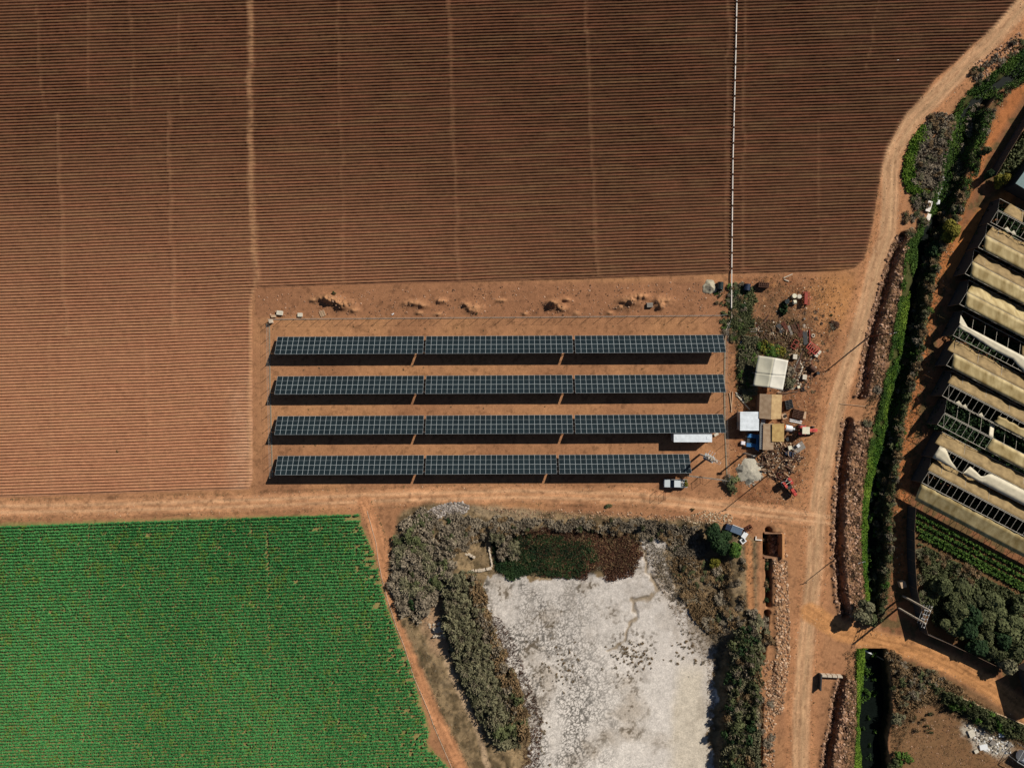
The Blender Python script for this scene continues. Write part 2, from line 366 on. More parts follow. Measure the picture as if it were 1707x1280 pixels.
def worley(X, Y, sc):
    u = X/sc; v = Y/sc; i = np.floor(u).astype(int); j = np.floor(v).astype(int)
    g1 = _lat(901); g2 = _lat(902); d1 = np.full(X.shape, 9.0); d2 = np.full(X.shape, 9.0)
    for a in (-1, 0, 1):
        for b in (-1, 0, 1):
            qx = i+a+g1[(i+a) % 256, (j+b) % 256]; qy = j+b+g2[(i+a) % 256, (j+b) % 256]
            d = np.hypot(u-qx, v-qy); n = d < d1
            d2 = np.where(n, d1, np.minimum(d2, d)); d1 = np.where(n, d, d1)
    return d2-d1

TRACKS = [(60,0,73,182,2.6),(217,0,222,185,3.2),(94,188,110,560,3.6),(279,186,292,560,3.6),(83,560,88,828,3.2),(242,556,249,818,3.2),
          (416,-60,418,260,8.5),(417,260,428,480,9.5),(562,-60,573,474,3.2),(745,-60,765,470,4.0),(973,-60,996,464,4.0),(1214,-60,1209,456,3.6),(1243,-60,1236,456,3.6),
          (1479,-60,1440,120,2.2),(1362,200,1366,452,2.0),(145,0,150,180,1.8),(296,0,300,180,1.8),(421,480,414,816,5.0)]

# ------------------------------------------------------------------ materials
def soilmat(name, bump=0.35, rough=0.95):
    m = bpy.data.materials.new(name); m.use_nodes = True; n = m.node_tree.nodes; l = m.node_tree.links
    b = n['Principled BSDF']; b.inputs['Roughness'].default_value = rough; b.inputs['Specular IOR Level'].default_value = 0.1
    a = n.new('ShaderNodeVertexColor'); a.layer_name = 'Col'
    tc = n.new('ShaderNodeTexCoord'); no = n.new('ShaderNodeTexNoise'); no.inputs['Scale'].default_value = 5.0; no.inputs['Detail'].default_value = 6
    l.new(tc.outputs['Object'], no.inputs['Vector'])
    mp = n.new('ShaderNodeMapRange'); mp.inputs[1].default_value = 0.3; mp.inputs[2].default_value = 0.7; mp.inputs[3].default_value = 0.8; mp.inputs[4].default_value = 1.2
    l.new(no.outputs[0], mp.inputs[0])
    mx = n.new('ShaderNodeVectorMath'); mx.operation = 'SCALE'; l.new(a.outputs[0], mx.inputs[0]); l.new(mp.outputs[0], mx.inputs['Scale'])
    l.new(mx.outputs[0], b.inputs['Base Color'])
    bp = n.new('ShaderNodeBump'); bp.inputs['Strength'].default_value = bump; bp.inputs['Distance'].default_value = 0.12
    l.new(no.outputs[0], bp.inputs['Height']); l.new(bp.outputs[0], b.inputs['Normal'])
    return m
def attrmat(name, rough=0.8, trans=0.0):
    m = bpy.data.materials.new(name); m.use_nodes = True; n = m.node_tree.nodes; l = m.node_tree.links
    b = n['Principled BSDF']; b.inputs['Roughness'].default_value = rough; b.inputs['Specular IOR Level'].default_value = 0.15
    a = n.new('ShaderNodeVertexColor'); a.layer_name = 'Col'; l.new(a.outputs[0], b.inputs['Base Color'])
    return m
def pmat(name, rgb, rough=0.6, metal=0.0, var=0.15, scale=3.0, spec=0.3, rgb2=None, stretch=None, bump=0.0):
    m = bpy.data.materials.new(name); m.use_nodes = True; n = m.node_tree.nodes; l = m.node_tree.links
    b = n['Principled BSDF']; b.inputs['Roughness'].default_value = rough; b.inputs['Metallic'].default_value = metal
    b.inputs['Specular IOR Level'].default_value = spec
    tc = n.new('ShaderNodeTexCoord'); no = n.new('ShaderNodeTexNoise'); no.inputs['Scale'].default_value = scale; no.inputs['Detail'].default_value = 5
    if stretch:
        mp = n.new('ShaderNodeMapping'); mp.inputs['Scale'].default_value = stretch
        l.new(tc.outputs['Object'], mp.inputs[0]); l.new(mp.outputs[0], no.inputs['Vector'])
    else: l.new(tc.outputs['Object'], no.inputs['Vector'])
    r = n.new('ShaderNodeValToRGB'); r.color_ramp.elements[0].position = 0.3; r.color_ramp.elements[1].position = 0.7
    c2 = rgb2 if rgb2 else tuple(min(0.95, q*(1+var)) for q in rgb); c1 = tuple(q*(1-var) for q in rgb)
    r.color_ramp.elements[0].color = (*c1, 1); r.color_ramp.elements[1].color = (*c2, 1)
    l.new(no.outputs[0], r.inputs[0]); l.new(r.outputs[0], b.inputs['Base Color'])
    if bump:
        bp = n.new('ShaderNodeBump'); bp.inputs['Strength'].default_value = bump; bp.inputs['Distance'].default_value = 0.05
        l.new(no.outputs[0], bp.inputs['Height']); l.new(bp.outputs[0], b.inputs['Normal'])
    return m
M_SOIL = soilmat('soil'); M_FIELD = soilmat('ploughed_soil', 0.2); M_LEAF = attrmat('foliage'); M_ROCK = attrmat('rock', 0.9)
M_WHITE = pmat('white_paint', (0.78, 0.78, 0.76), 0.5, var=0.05)
M_CONC = pmat('concrete', alb(196, 180, 158), 0.85, var=0.2)
M_STEEL = pmat('galvanised_steel', (0.42, 0.42, 0.40), 0.5, 0.15, var=0.15)
M_DARK = pmat('dark_metal', (0.04, 0.04, 0.04), 0.6, var=0.3)
M_RUBBER = pmat('rubber', (0.025, 0.025, 0.025), 0.8, var=0.3)
M_GLASS = pmat('dark_glass', (0.015, 0.02, 0.025), 0.08, var=0.1, spec=0.6)
M_WOOD = pmat('weathered_wood', alb(120, 96, 76), 0.85, var=0.35, scale=2, stretch=(1, 12, 12))
M_WOODR = pmat('old_brown_wood', alb(84, 56, 42), 0.85, var=0.35, scale=2, stretch=(1, 12, 12))
M_WOODP = pmat('pale_wood', alb(190, 160, 128), 0.85, var=0.2, scale=2, stretch=(1, 12, 12))
M_RUST = pmat('rusty_steel', alb(92, 48, 34), 0.85, var=0.4, scale=6)
M_RED = pmat('faded_red_paint', alb(190, 62, 52), 0.55, var=0.2, rgb2=alb(214, 96, 84))
M_RED2 = pmat('red_oxide_paint', alb(150, 60, 44), 0.6, var=0.35, scale=6)
M_BLUE = pmat('blue_paint', alb(56, 110, 158), 0.5, var=0.2)
M_PALE = pmat('cream_plastic', alb(222, 214, 186), 0.6, var=0.1)
M_PIPE = pmat('white_pipe', alb(232, 222, 208), 0.5, var=0.08)

# ------------------------------------------------------------------ terrain grid, split into the pieces of the setting
GX0, GX1, GY0, GY1, GD = -114.0, 114.0, -87.0, 87.0, 0.2
gx = np.arange(GX0, GX1+1e-6, GD); gy = np.arange(GY0, GY1+1e-6, GD); NX, NY = len(gx), len(gy)
XX, YY = np.meshgrid(gx, gy); ZZ = height(XX, YY)
edge = np.minimum(np.minimum(XX-GX0, GX1-XX), np.minimum(YY-GY0, GY1-YY)); 
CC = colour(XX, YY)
def hz(x, y):
    x = np.asarray(x, float); y = np.asarray(y, float)
    u = np.clip((x-GX0)/GD, 0, NX-1.001); v = np.clip((y-GY0)/GD, 0, NY-1.001)
    i = u.astype(int); j = v.astype(int); fu = u-i; fv = v-j
    return ZZ[j, i]*(1-fu)*(1-fv)+ZZ[j, i+1]*fu*(1-fv)+ZZ[j+1, i]*(1-fu)*fv+ZZ[j+1, i+1]*fu*fv
def hzp(px, py):
    x, y = W(px, py); return float(hz(x, y))
fcx = (XX[:-1, :-1]+GD/2); fcy = (YY[:-1, :-1]+GD/2); fpx = fcx/S+CX; fpy = CY-fcy/S
zone = np.zeros(fcx.shape, np.int8)                                  # 0 ground
wj = (fbm(fcx, fcy, 1.4, 3, 71)-0.5)*4
zone[(seg_dist(fpx, fpy, WROAD)[0]+wj < 13)] = 1
zone[(seg_dist(fpx, fpy, TRACK)[0]+wj < 11)] = 3
zone[(seg_dist(fpx, fpy, EROAD)[0]+wj < 15)] = 4
zone[(seg_dist(fpx, fpy, ROAD)[0]+wj < 17)] = 2
zone[(sdf(fpx, fpy, POND)+wj > 0)] = 5
zone[(sdf(fpx, fpy, CROP) > 0)] = 6
Lg, Gg, Rg = canal_edges(fpy)
zone[(fpx > Lg) & (fpx < Rg) & (np.abs(fpy-1060) > 20)] = 7
zone[sdf(fpx, fpy, FIELD) > 3.0] = 9                                 # under the ploughed field mesh: left out
P = np.stack([XX, YY, ZZ], -1).reshape(-1, 3); CF = CC.reshape(-1, 3)
idx = np.arange(NX*NY).reshape(NY, NX)
quad = np.stack([idx[:-1, :-1], idx[:-1, 1:], idx[1:, 1:], idx[1:, :-1]], -1)
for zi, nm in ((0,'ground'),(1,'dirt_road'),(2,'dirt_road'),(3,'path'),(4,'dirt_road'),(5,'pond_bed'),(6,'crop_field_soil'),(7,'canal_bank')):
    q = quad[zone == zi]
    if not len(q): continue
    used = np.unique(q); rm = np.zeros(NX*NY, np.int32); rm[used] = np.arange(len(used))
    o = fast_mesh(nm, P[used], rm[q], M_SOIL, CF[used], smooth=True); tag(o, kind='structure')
# far ground ring
M_FAR = pmat('far_soil', alb(140, 105, 78), 0.95, var=0.3, scale=0.02, rgb2=alb(90, 88, 56), spec=0.1)
mb = MB(); B = 3500
for a in ((-B,-B,GX0,B),(GX1,-B,B,B),(GX0,-B,GX1,GY0),(GX0,GY1,GX1,B)):
    mb.add([(a[0],a[1],0.0),(a[2],a[1],0.0),(a[2],a[3],0.0),(a[0],a[3],0.0)], [(0,1,2,3)])
tag(mb.build('terrain', M_FAR), kind='structure')

# ploughed field: real ridges
def field_mesh(px0, px1, py0, py1, name):
    x0, y1 = W(px0, py0); x1, y0 = W(px1, py1)
    fx = np.arange(x0, x1, 0.45); fy = np.arange(y0, y1, 0.08); FX, FY = np.meshgrid(fx, fy)
    px = FX/S+CX; py = CY-FY/S
    Z = hz(FX, FY)
    wob = (vnoise(FX, FY, 9, 201)-0.5)*1.2
    ph = (py+0.034*px+wob*0.8)/5.12*2*math.pi
    base = 0.5+0.5*np.cos(ph)
    m = sst(0.5, 3.5, sdf(px, py, FIELD)+(fbm(FX, FY, 0.8, 2, 211)-0.5)*3)
    tr = np.zeros(px.shape)
    for a, b, c, d, w in TRACKS:
        cx = a+(c-a)*np.clip((py-b)/(d-b), 0, 1)+(vnoise(0*py+a, py*S, 4.0, 171)-.5)*6; tr = np.maximum(tr, sst(w*.8, w*0.35, np.abs(px-cx)+ (vnoise(FX, FY, 0.6, 221)-0.5)*2)*(py > b)*(py < d)*(1.0 if w > 3.4 else 0.6))
    A = 0.29*(0.92+0.16*vnoise(FX, FY, 5, 231))
    rid = A*(base**1.15)
    lump = fbm(FX, FY, 0.55, 2, 241)
    l2 = fbm(FX, FY, 0.35, 2, 251); Z = Z + m*((1-0.55*tr)*rid + tr*(0.30*l2) + (lump-0.5)*0.06) + 0.015 - (1-m)*0.0
    C = colour(FX, FY)
    n0, n1 = FX.shape; ii = np.arange(n0*n1).reshape(n0, n1)
    cxx = (px[:-1, :-1]+px[1:, 1:])/2; cyy = (py[:-1, :-1]+py[1:, 1:])/2
    keep = sdf(cxx, cyy, FIELD) > 0.3
    q = np.stack([ii[:-1, :-1], ii[:-1, 1:], ii[1:, 1:], ii[1:, :-1]], -1)[keep]
    used = np.unique(q); rm = np.zeros(n0*n1, np.int32); rm[used] = np.arange(len(used))
    o = fast_mesh(name, np.stack([FX, FY, Z], -1).reshape(-1, 3)[used], rm[q], M_FIELD, C.reshape(-1, 3)[used], smooth=True)
    tag(o, kind='structure')
field_mesh(-58, 1765, -56, 486.0, 'ploughed_field')
field_mesh(-58, 440, 485.6, 840, 'ploughed_field')

# water in the canal
M_WATER = pmat('dark_water', (0.006, 0.009, 0.007), 0.5, var=0.3, spec=0.03)
mb = MB(); vs = []; ys = [q for q in range(-40, 1400, 12)]
ys = [y for y in ys]
for seg in ([y for y in ys if y < 1040], [y for y in ys if y > 1080]):
    b = len(mb.v)
    for y in seg:
        L_, G_, R_ = canal_edges(y); mb.v.append((*W(G_-3, y), -2.2)); mb.v.append((*W(R_, y), -2.2))
    for i in range(len(seg)-1): mb.f.append([b+2*i, b+2*i+2, b+2*i+3, b+2*i+1]); mb.m.append(0)
tag(mb.build('canal_water', M_WATER), kind='structure')

# ------------------------------------------------------------------ foliage builders
def leaf_quads(c, nrm, size, asp, rng):
    """quads at centres c with normals nrm"""
    n = len(c); r = rng.normal(size=(n, 3)); t = np.cross(nrm, r); t /= np.linalg.norm(t, axis=1, keepdims=True)+1e-9
    b = np.cross(nrm, t); s = (size*(0.6+0.8*rng.random(n)))[:, None]
    a = t*s*0.5*asp; b = b*s*0.5
    v = np.stack([c-a-b*0.6, c+a*0.9-b, c+a+b*0.5, c-a*0.8+b], 1).reshape(-1, 3)
    f = np.arange(4*n).reshape(n, 4)
    return v, f
def blob_points(blobs, dens, rng, up=0.35):
    cs = []; ns = []; bi = []
    for k, (x, y, z, r, rzf) in enumerate(blobs):
        n = max(6, int(dens*r*r)); d = rng.normal(size=(n, 3)); d /= np.linalg.norm(d, axis=1, keepdims=True)
        d[:, 2] = np.where(d[:, 2] < -0.3, -d[:, 2], d[:, 2])
        rr = r*(0.62+0.45*rng.random(n))[:, None]
        cs.append(np.array([x, y, z])+d*rr*np.array([1, 1, rzf])); nn = d+rng.normal(size=(n, 3))*0.55+np.array([0, 0, up]); ns.append(nn/np.linalg.norm(nn, axis=1, keepdims=True)); bi += [k]*n
    return np.concatenate(cs), np.concatenate(ns), np.array(bi)
STY = {'green': ((38,66,26),(88,114,44)), 'dark': ((26,44,26),(54,74,40)), 'bright': ((56,92,24),(122,146,50)), 'olive': ((62,68,42),(104,108,70)), 'yellow': ((92,92,30),(136,124,48)),
       'grey': ((94,84,70),(156,142,120)), 'brown': ((90,72,50),(144,118,84)), 'grove': ((50,54,34),(94,98,62)), 'red': ((62,42,32),(100,68,50)), 'greygreen': ((76,76,54),(134,128,98))}
def shrub_mesh(name, seed, r, h, style, leaf=0.3, dens=70, asp=1.0, parent=None, z0=0.0, twig=False, spread=0.6):
    rng = np.random.default_rng(seed); k = max(3, int(4+r*2.2)); bl = []
    for i in range(k):
        a = rng.random()*6.28; q = r*spread*math.sqrt(rng.random()); br = r*(0.32+0.25*rng.random())
        bl.append((q*math.cos(a), q*math.sin(a), z0+max(br*0.5, (h-br*0.7)*(0.45+0.6*rng.random())*(1-0.35*q/r)), br, 0.75))
    c, nn, bi = blob_points(bl, dens, rng)
    c[:, 2] = np.maximum(c[:, 2], z0+0.03)
    v, f = leaf_quads(c, nn, leaf, asp, rng)
    c0, c1 = np.array(alb(*STY[style][0])), np.array(alb(*STY[style][1]))
    bt = rng.random(k)[bi]; t = np.clip(0.25+0.5*bt+0.5*(rng.random(len(c))-0.5), 0, 1)[:, None]
    col = np.repeat(c0*(1-t)+c1*t, 4, axis=0)
    if twig:        # bare branches radiating from the base
        n2 = int(90*r*r)+20; a = rng.random(n2)*6.28; e = 0.35+1.0*rng.random(n2); L = r*(0.6+0.5*rng.random(n2))
        d = np.stack([np.cos(a)*np.cos(e), np.sin(a)*np.cos(e), np.sin(e)*h/r], 1); b0 = np.stack([np.cos(a), np.sin(a), 0*a], 1)*r*0.3*rng.random(n2)[:, None]
        tip = b0+d*L[:, None]; sd = np.stack([-np.sin(a), np.cos(a), 0*a], 1)*0.035
        v2 = np.stack([b0-sd, b0+sd, tip+sd*0.5, tip-sd*0.5], 1).reshape(-1, 3); v2[:, 2] += z0
        f2 = np.arange(4*n2).reshape(n2, 4)+len(v); tc = np.repeat((np.array(alb(158,144,120))*(0.6+0.5*rng.random(n2)[:, None])), 4, axis=0)
        v = np.concatenate([v, v2]); f = np.concatenate([f, f2]); col = np.concatenate([col, tc])
    return fast_mesh(name, v, f, M_LEAF, col, parent)
def trunk_mesh(parent, h, r, seed, mat=None):
    rg = random.Random(seed); mb = MB(); mb.tube((0,0,-0.2), (0,0,h*0.55), r, 8, r*0.7)
    for i in range(5):
        a = i*1.256+rg.random(); e = (math.cos(a)*h*0.35, math.sin(a)*h*0.35, h*(0.75+0.2*rg.random())); mb.tube((0,0,h*0.5), e, r*0.5, 6, r*0.15)
    return mb.build('trunk', mat or M_WOODR, parent)
PROTO = {}; QUEUE = []
def shrub_proto(style, var, twig=False, tree=False):
    key = (style, var, twig, tree)
    if key not in PROTO:
        if tree:
            e = bpy.data.objects.new('tree', None)
            shrub_mesh('crown', 300+var*17+len(style), 2.0, 3.6, style, 0.32, 300, 1.2, e, 0.0)
            trunk_mesh(e, 3.0, 0.16, var)
            for ch in e.children: COL.objects.unlink(ch)
        else:
            dry = style in ('grey','brown','greygreen','red'); e = shrub_mesh('shrub', 500+var*13+len(style)*3, 1.0, 1.2, style, .15 if dry or twig else .2, 230 if dry else 190, 2.4 if dry or twig else 1.3, None, 0.0, twig or dry, .8)
            COL.objects.unlink(e)
        PROTO[key] = e
    return PROTO[key]
def plant(px, py, r, h, style, label, group=None, twig=False, tree=False, cat=None, name=None):
    QUEUE.append((px, py, r, h, style, label, group, twig, tree))
def plant_now(px, py, r, h, style, label, group=None, twig=False, tree=False, cat=None, name=None):
    src = shrub_proto(style, R.randrange(4), twig, tree)
    x, y = W(px, py, h*0.5); z = float(hz(x, y))
    c = src.copy(); COL.objects.link(c); c.name = name or ('tree' if tree else 'shrub')
    for ch in src.children:
        d = ch.copy(); COL.objects.link(d); d.parent = c
    f = (r/2.0, r/2.0, h/3.6) if tree else (r, r, h/1.2)
    c.location = (x, y, z); c.scale = (f[0]*R.uniform(.9, 1.1), f[1]*R.uniform(.9, 1.1), f[2]); c.rotation_euler = (0, 0, R.random()*6.28)
    return tag(c, label, cat or ('tree' if tree else 'shrub'), group)
ORD = 'first second third fourth fifth sixth seventh eighth ninth tenth eleventh twelfth thirteenth fourteenth fifteenth sixteenth seventeenth eighteenth nineteenth'.split()
def ordw(n):
    if n <= 19: return ORD[n-1]
    t = {2:'twenty', 3:'thirty', 4:'forty', 5:'fifty', 6:'sixty', 7:'seventy'}[n//10]
    return (t[:-1]+'ieth') if n % 10 == 0 else t+'-'+ORD[n % 10-1]
CW = {'green':'green','dark':'dark green','bright':'bright green','olive':'olive','yellow':'yellow-green','grey':'grey','brown':'brown','red':'reddish','greygreen':'grey-green', 'grove':'dull green'}
def flush_plants(keep=285):
    trees = [q for q in QUEUE if q[8]]; sh = sorted([q for q in QUEUE if not q[8]], key=lambda q: -(q[2]+(5 if q[6] is None else 0)))
    big, small = sh[:keep], sh[keep:]; cnt = {}; tot = {}
    for q in sorted(trees+big, key=lambda q: q[1]):
        if q[6] is None: plant_now(*q); continue
        size = 'big' if q[2] > 1.25 else 'small'
        if q[8]: size = 'broad' if q[2] > 2.6 else 'slim'
        k = (q[6], q[4], size, q[7]); cnt[k] = cnt.get(k, 0)+1
        noun = ('bare-twigged ' if q[7] else '')+('tree' if q[8] else 'shrub'); place_ = q[6].split(' ', 1)[1] if not q[6].startswith('dry ') else q[6].split(' ', 2)[2]
        if q[6].startswith(('shrub bank', 'low', 'water', 'grey')): place_ = q[6].replace('shrub bank', 'in the bank')
        place_ = {'shrub bank left of the dried pond':'in the bank left of the pond', 'shrub bank right of the dried pond':'in the bank right of the pond', 'water plants in the canal bed':'in the canal bed', 'grey shrubs at the pond inlet':'at the pond inlet', 'hedge bushes below the side road pipe':'in the hedge below the side road'}.get(q[6], place_)
        lab = f'{size} {CW[q[4]]} {noun} {place_}, {ordw(cnt[k])} from the top'
        plant_now(*q[:5], lab, *q[6:])
    V = []; F = []; C = []; b = 0; rg = np.random.default_rng(99); cache = {}
    for (px, py, r, h, st, lab, grp, tw, tr) in small:
        src = shrub_proto(st, int(rg.integers(4)), tw, False); kk = src.name
        if kk not in cache:
            n = len(src.data.vertices); v = np.empty(n*3, np.float32); src.data.vertices.foreach_get('co', v); cc = np.empty(n*4, np.float32); src.data.color_attributes['Col'].data.foreach_get('color', cc)
            cache[kk] = (v.reshape(-1, 4, 3), cc.reshape(-1, 4, 4)[..., :3])
        v, cc = cache[kk]; m = rg.random(len(v)) < np.clip(0.22+0.5*r, .2, .75); v = v[m]; cc = cc[m]; x, y = W(px, py, h*.5); z = float(hz(x, y)); a = rg.random()*6.28
        q = np.empty_like(v); q[..., 0] = (v[..., 0]*math.cos(a)-v[..., 1]*math.sin(a))*r+x; q[..., 1] = (v[..., 0]*math.sin(a)+v[..., 1]*math.cos(a))*r+y; q[..., 2] = v[..., 2]*h/1.2+z
        V.append(q.reshape(-1, 3)); C.append(cc.reshape(-1, 3)); F.append(np.arange(len(v)*4).reshape(-1, 4)+b); b += len(v)*4
    if V: tag(fast_mesh('low_scrub', np.concatenate(V), np.concatenate(F), M_LEAF, np.concatenate(C)), 'small low scrub and weeds filling in between the bigger shrubs', 'scrub', None, 'stuff')
def sample(poly, n, rng):
    xs = [q[0] for q in poly]; ys = [q[1] for q in poly]; out = np.zeros((0, 2))
    while len(out) < n:
        p = np.stack([rng.uniform(min(xs), max(xs), n*2), rng.uniform(min(ys), max(ys), n*2)], 1); out = np.concatenate([out, p[inside(p[:, 0], p[:, 1], poly)]])
    return out[:n]
def tufts(name, pts, style, size, hgt, k, label, cat, seed, asp=0.5, var=0.5, parent=None):
    """ground cover: k leaves round each photo-pixel point"""
    rng = np.random.default_rng(seed); n = len(pts); x = (pts[:, 0]-CX)*S; y = (CY-pts[:, 1])*S
    X = np.repeat(x, k)+rng.normal(size=n*k)*size*0.7; Y = np.repeat(y, k)+rng.normal(size=n*k)*size*0.7
    c = np.stack([X, Y, hz(X, Y)+hgt*rng.random(n*k)], 1); nn = rng.normal(size=(n*k, 3)); nn[:, 2] = np.abs(nn[:, 2])+0.3; nn /= np.linalg.norm(nn, axis=1, keepdims=True)
    v, f = leaf_quads(c, nn, size, asp, rng)
    c0, c1 = np.array(alb(*STY[style][0])), np.array(alb(*STY[style][1]))
    t = np.clip(1.9*(np.repeat(fbm(x, y, 3.0, 4, 431, .65), k)-.5)+.5+.5*(np.repeat(rng.random(n), k)-.5)*var+.6*(rng.random(n*k)-.5)*(1-var), 0, 1)[:, None]
    o = fast_mesh(name, v, f, M_LEAF, np.repeat(c0*(1-t)+c1*t, 4, axis=0)); return tag(o, label, cat, None, 'stuff')
ICO_V = None
def rocks(name, pts, smin, smax, cols, label, cat, seed, flat=0.6, pw=2.5):
    t = (1+5**.5)/2; iv = np.array([(-1,t,0),(1,t,0),(-1,-t,0),(1,-t,0),(0,-1,t),(0,1,t),(0,-1,-t),(0,1,-t),(t,0,-1),(t,0,1),(-t,0,-1),(-t,0,1)], float); iv /= np.linalg.norm(iv[0])
    fi = np.array([(0,11,5),(0,5,1),(0,1,7),(0,7,10),(0,10,11),(1,5,9),(5,11,4),(11,10,2),(10,7,6),(7,1,8),(3,9,4),(3,4,2),(3,2,6),(3,6,8),(3,8,9),(4,9,5),(2,4,11),(6,2,10),(8,6,7),(9,8,1)])
    rng = np.random.default_rng(seed); n = len(pts); x = (pts[:, 0]-CX)*S; y = (CY-pts[:, 1])*S
    s = smin+(smax-smin)*rng.random(n)**pw; sc = s[:, None]*np.stack([0.7+0.6*rng.random(n), 0.7+0.6*rng.random(n), flat*(0.7+0.5*rng.random(n))], 1)
    a = rng.random(n)*6.28; v = iv[None]*(0.75+0.4*rng.random((n, 12, 1)))*sc[:, None, :]
    vx = v[..., 0]*np.cos(a)[:, None]-v[..., 1]*np.sin(a)[:, None]+x[:, None]; vy = v[..., 0]*np.sin(a)[:, None]+v[..., 1]*np.cos(a)[:, None]+y[:, None]
    vz = v[..., 2]+(hz(x, y)+s*flat*0.35)[:, None]
    V = np.stack([vx, vy, vz], -1).reshape(-1, 3); F = (fi[None]+(np.arange(n)*12)[:, None, None]).reshape(-1, 3)
    cc = np.array([alb(*c) for c in cols]); t2 = rng.integers(0, len(cc), n); col = cc[t2]*(0.75+0.5*rng.random(n))[:, None]
    o = fast_mesh(name, V, F, M_ROCK, np.repeat(col, 12, axis=0)); return tag(o, label, cat, None, 'stuff')
# ------------------------------------------------------------------ solar tables
def panelmat():
    m = bpy.data.materials.new('solar_cells'); m.use_nodes = True; n = m.node_tree.nodes; l = m.node_tree.links
    b = n['Principled BSDF']; b.inputs['Roughness'].default_value = 0.22; b.inputs['Specular IOR Level'].default_value = 0.3
    tc = n.new('ShaderNodeTexCoord'); br = n.new('ShaderNodeTexBrick'); br.offset = 0.0; br.inputs['Scale'].default_value = 1.0
    br.inputs['Brick Width'].default_value = 0.178; br.inputs['Row Height'].default_value = 0.089; br.inputs['Mortar Size'].default_value = 0.004
    br.inputs['Color1'].default_value = (0.011, 0.019, 0.025, 1); br.inputs['Color2'].default_value = (0.015, 0.023, 0.024, 1); br.inputs['Mortar'].default_value = (0.02, 0.03, 0.032, 1)
    l.new(tc.outputs['Object'], br.inputs['Vector'])
    oi = n.new('ShaderNodeObjectInfo'); mp = n.new('ShaderNodeMapRange'); mp.inputs[3].default_value = 0.85; mp.inputs[4].default_value = 1.12
    l.new(oi.outputs['Random'], mp.inputs[0]); sc = n.new('ShaderNodeVectorMath'); sc.operation = 'SCALE'
    l.new(br.outputs[0], sc.inputs[0]); l.new(mp.outputs[0], sc.inputs['Scale']); l.new(sc.outputs[0], b.inputs['Base Color'])
    return m
M_CELL = panelmat(); M_ALU = pmat('aluminium_frame', (0.38, 0.42, 0.42), 0.5, 0.0, var=0.08)
PW, PL, TILT = 1.115, 2.08, math.radians(28.4)
mb = MB(); mb.box(-PW/2+.028, -PL/2+.028, -.02, PW/2-.028, PL/2-.028, .012)
for a in ((-PW/2,-PL/2,-PW/2+.028,PL/2),(PW/2-.028,-PL/2,PW/2,PL/2),(-PW/2+.028,-PL/2,PW/2-.028,-PL/2+.028),(-PW/2+.028,PL/2-.028,PW/2-.028,PL/2)):
    mb.box(a[0], a[1], -.03, a[2], a[3], .022, None, 1)
mb.box(-PW/2+.035, -.012, .012, PW/2-.035, .012, .015, None, 1)
proto_panel = mb.build('solar_panel', [M_CELL, M_ALU]); COL.objects.unlink(proto_panel)
mb = MB(); mb.tube((0,0,-0.3), (0,0,1), 0.06, 8); proto_leg = mb.build('leg', M_STEEL); COL.objects.unlink(proto_leg)
rows = [(559.7,588.6),(625.5,655.3),(691.8,722.8),(758.0,790.4)]
cols = [[(462.8,706.8,27),(710.6,954,27),(958,1205.4,27)]]*3+[[(463.4,706.8,27),(710.6,927.3,24),(931.3,1148.6,24)]]
ordi = ['top', 'second', 'third', 'bottom']; tri = ['left end of', 'middle of', 'right end of']
for ri, ((yt, yb), cc) in enumerate(zip(rows, cols)):
    for ti, (xa, xb, n) in enumerate(cc):
        zl = 1.0
        xl = (xa-CX)*S*(1-zl/H); xr = (xb-CX)*S*(1-zl/H); yl = (CY-yt+0.004*(xa+xb-1700)/2*1.0)*S*(1-zl/H)
        cx = (xl+xr)/2; pitch = (xr-xl)/n
        g0 = float(hz(cx, yl-1.8))
        t = empty('solar_table', cx, yl-1.85, g0, math.radians(0.28), f'tilted solar panel table at the {tri[ti]} the {ordi[ri]} row', 'solar array', 'solar panel tables in four rows')
        for j in range(2):
            sdist = (j+0.5)*(PL+0.035)
            for i in range(n):
                p = proto_panel.copy(); COL.objects.link(p); p.parent = t
                p.location = (-(n-1)/2*pitch+i*pitch, 1.85-sdist*math.cos(TILT), zl+sdist*math.sin(TILT)); p.rotation_euler = (-TILT, 0, 0)
                p.scale = ((pitch-0.012)/PW, 1, 1)
        k = 8; xs = [-(n*pitch)/2+0.6+i*(n*pitch-1.2)/(k-1) for i in range(k)]
        for X_ in xs:
            rf = MB(); rf.bar((X_, 1.85, zl-.11), (X_, 1.85-4.2*math.cos(TILT), zl-.11+4.2*math.sin(TILT)), .06, .09)
            for (yy, hh) in ((1.25, zl+0.17), (-1.1, zl+1.42)):
                q = proto_leg.copy(); COL.objects.link(q); q.parent = t; q.location = (X_, yy, 0); q.scale = (1, 1, hh)
            rf.build('rafter', M_STEEL, t)
        for sd in (0.45, 1.65, 2.55, 3.75):
            yy = 1.85-sd*math.cos(TILT); zz = zl-0.045+sd*math.sin(TILT); pf = MB(); pf.bar((-(n*pitch)/2-.1, yy, zz), ((n*pitch)/2+.15, yy, zz), .05, .05)
            pf.build('purlin', M_STEEL, t)

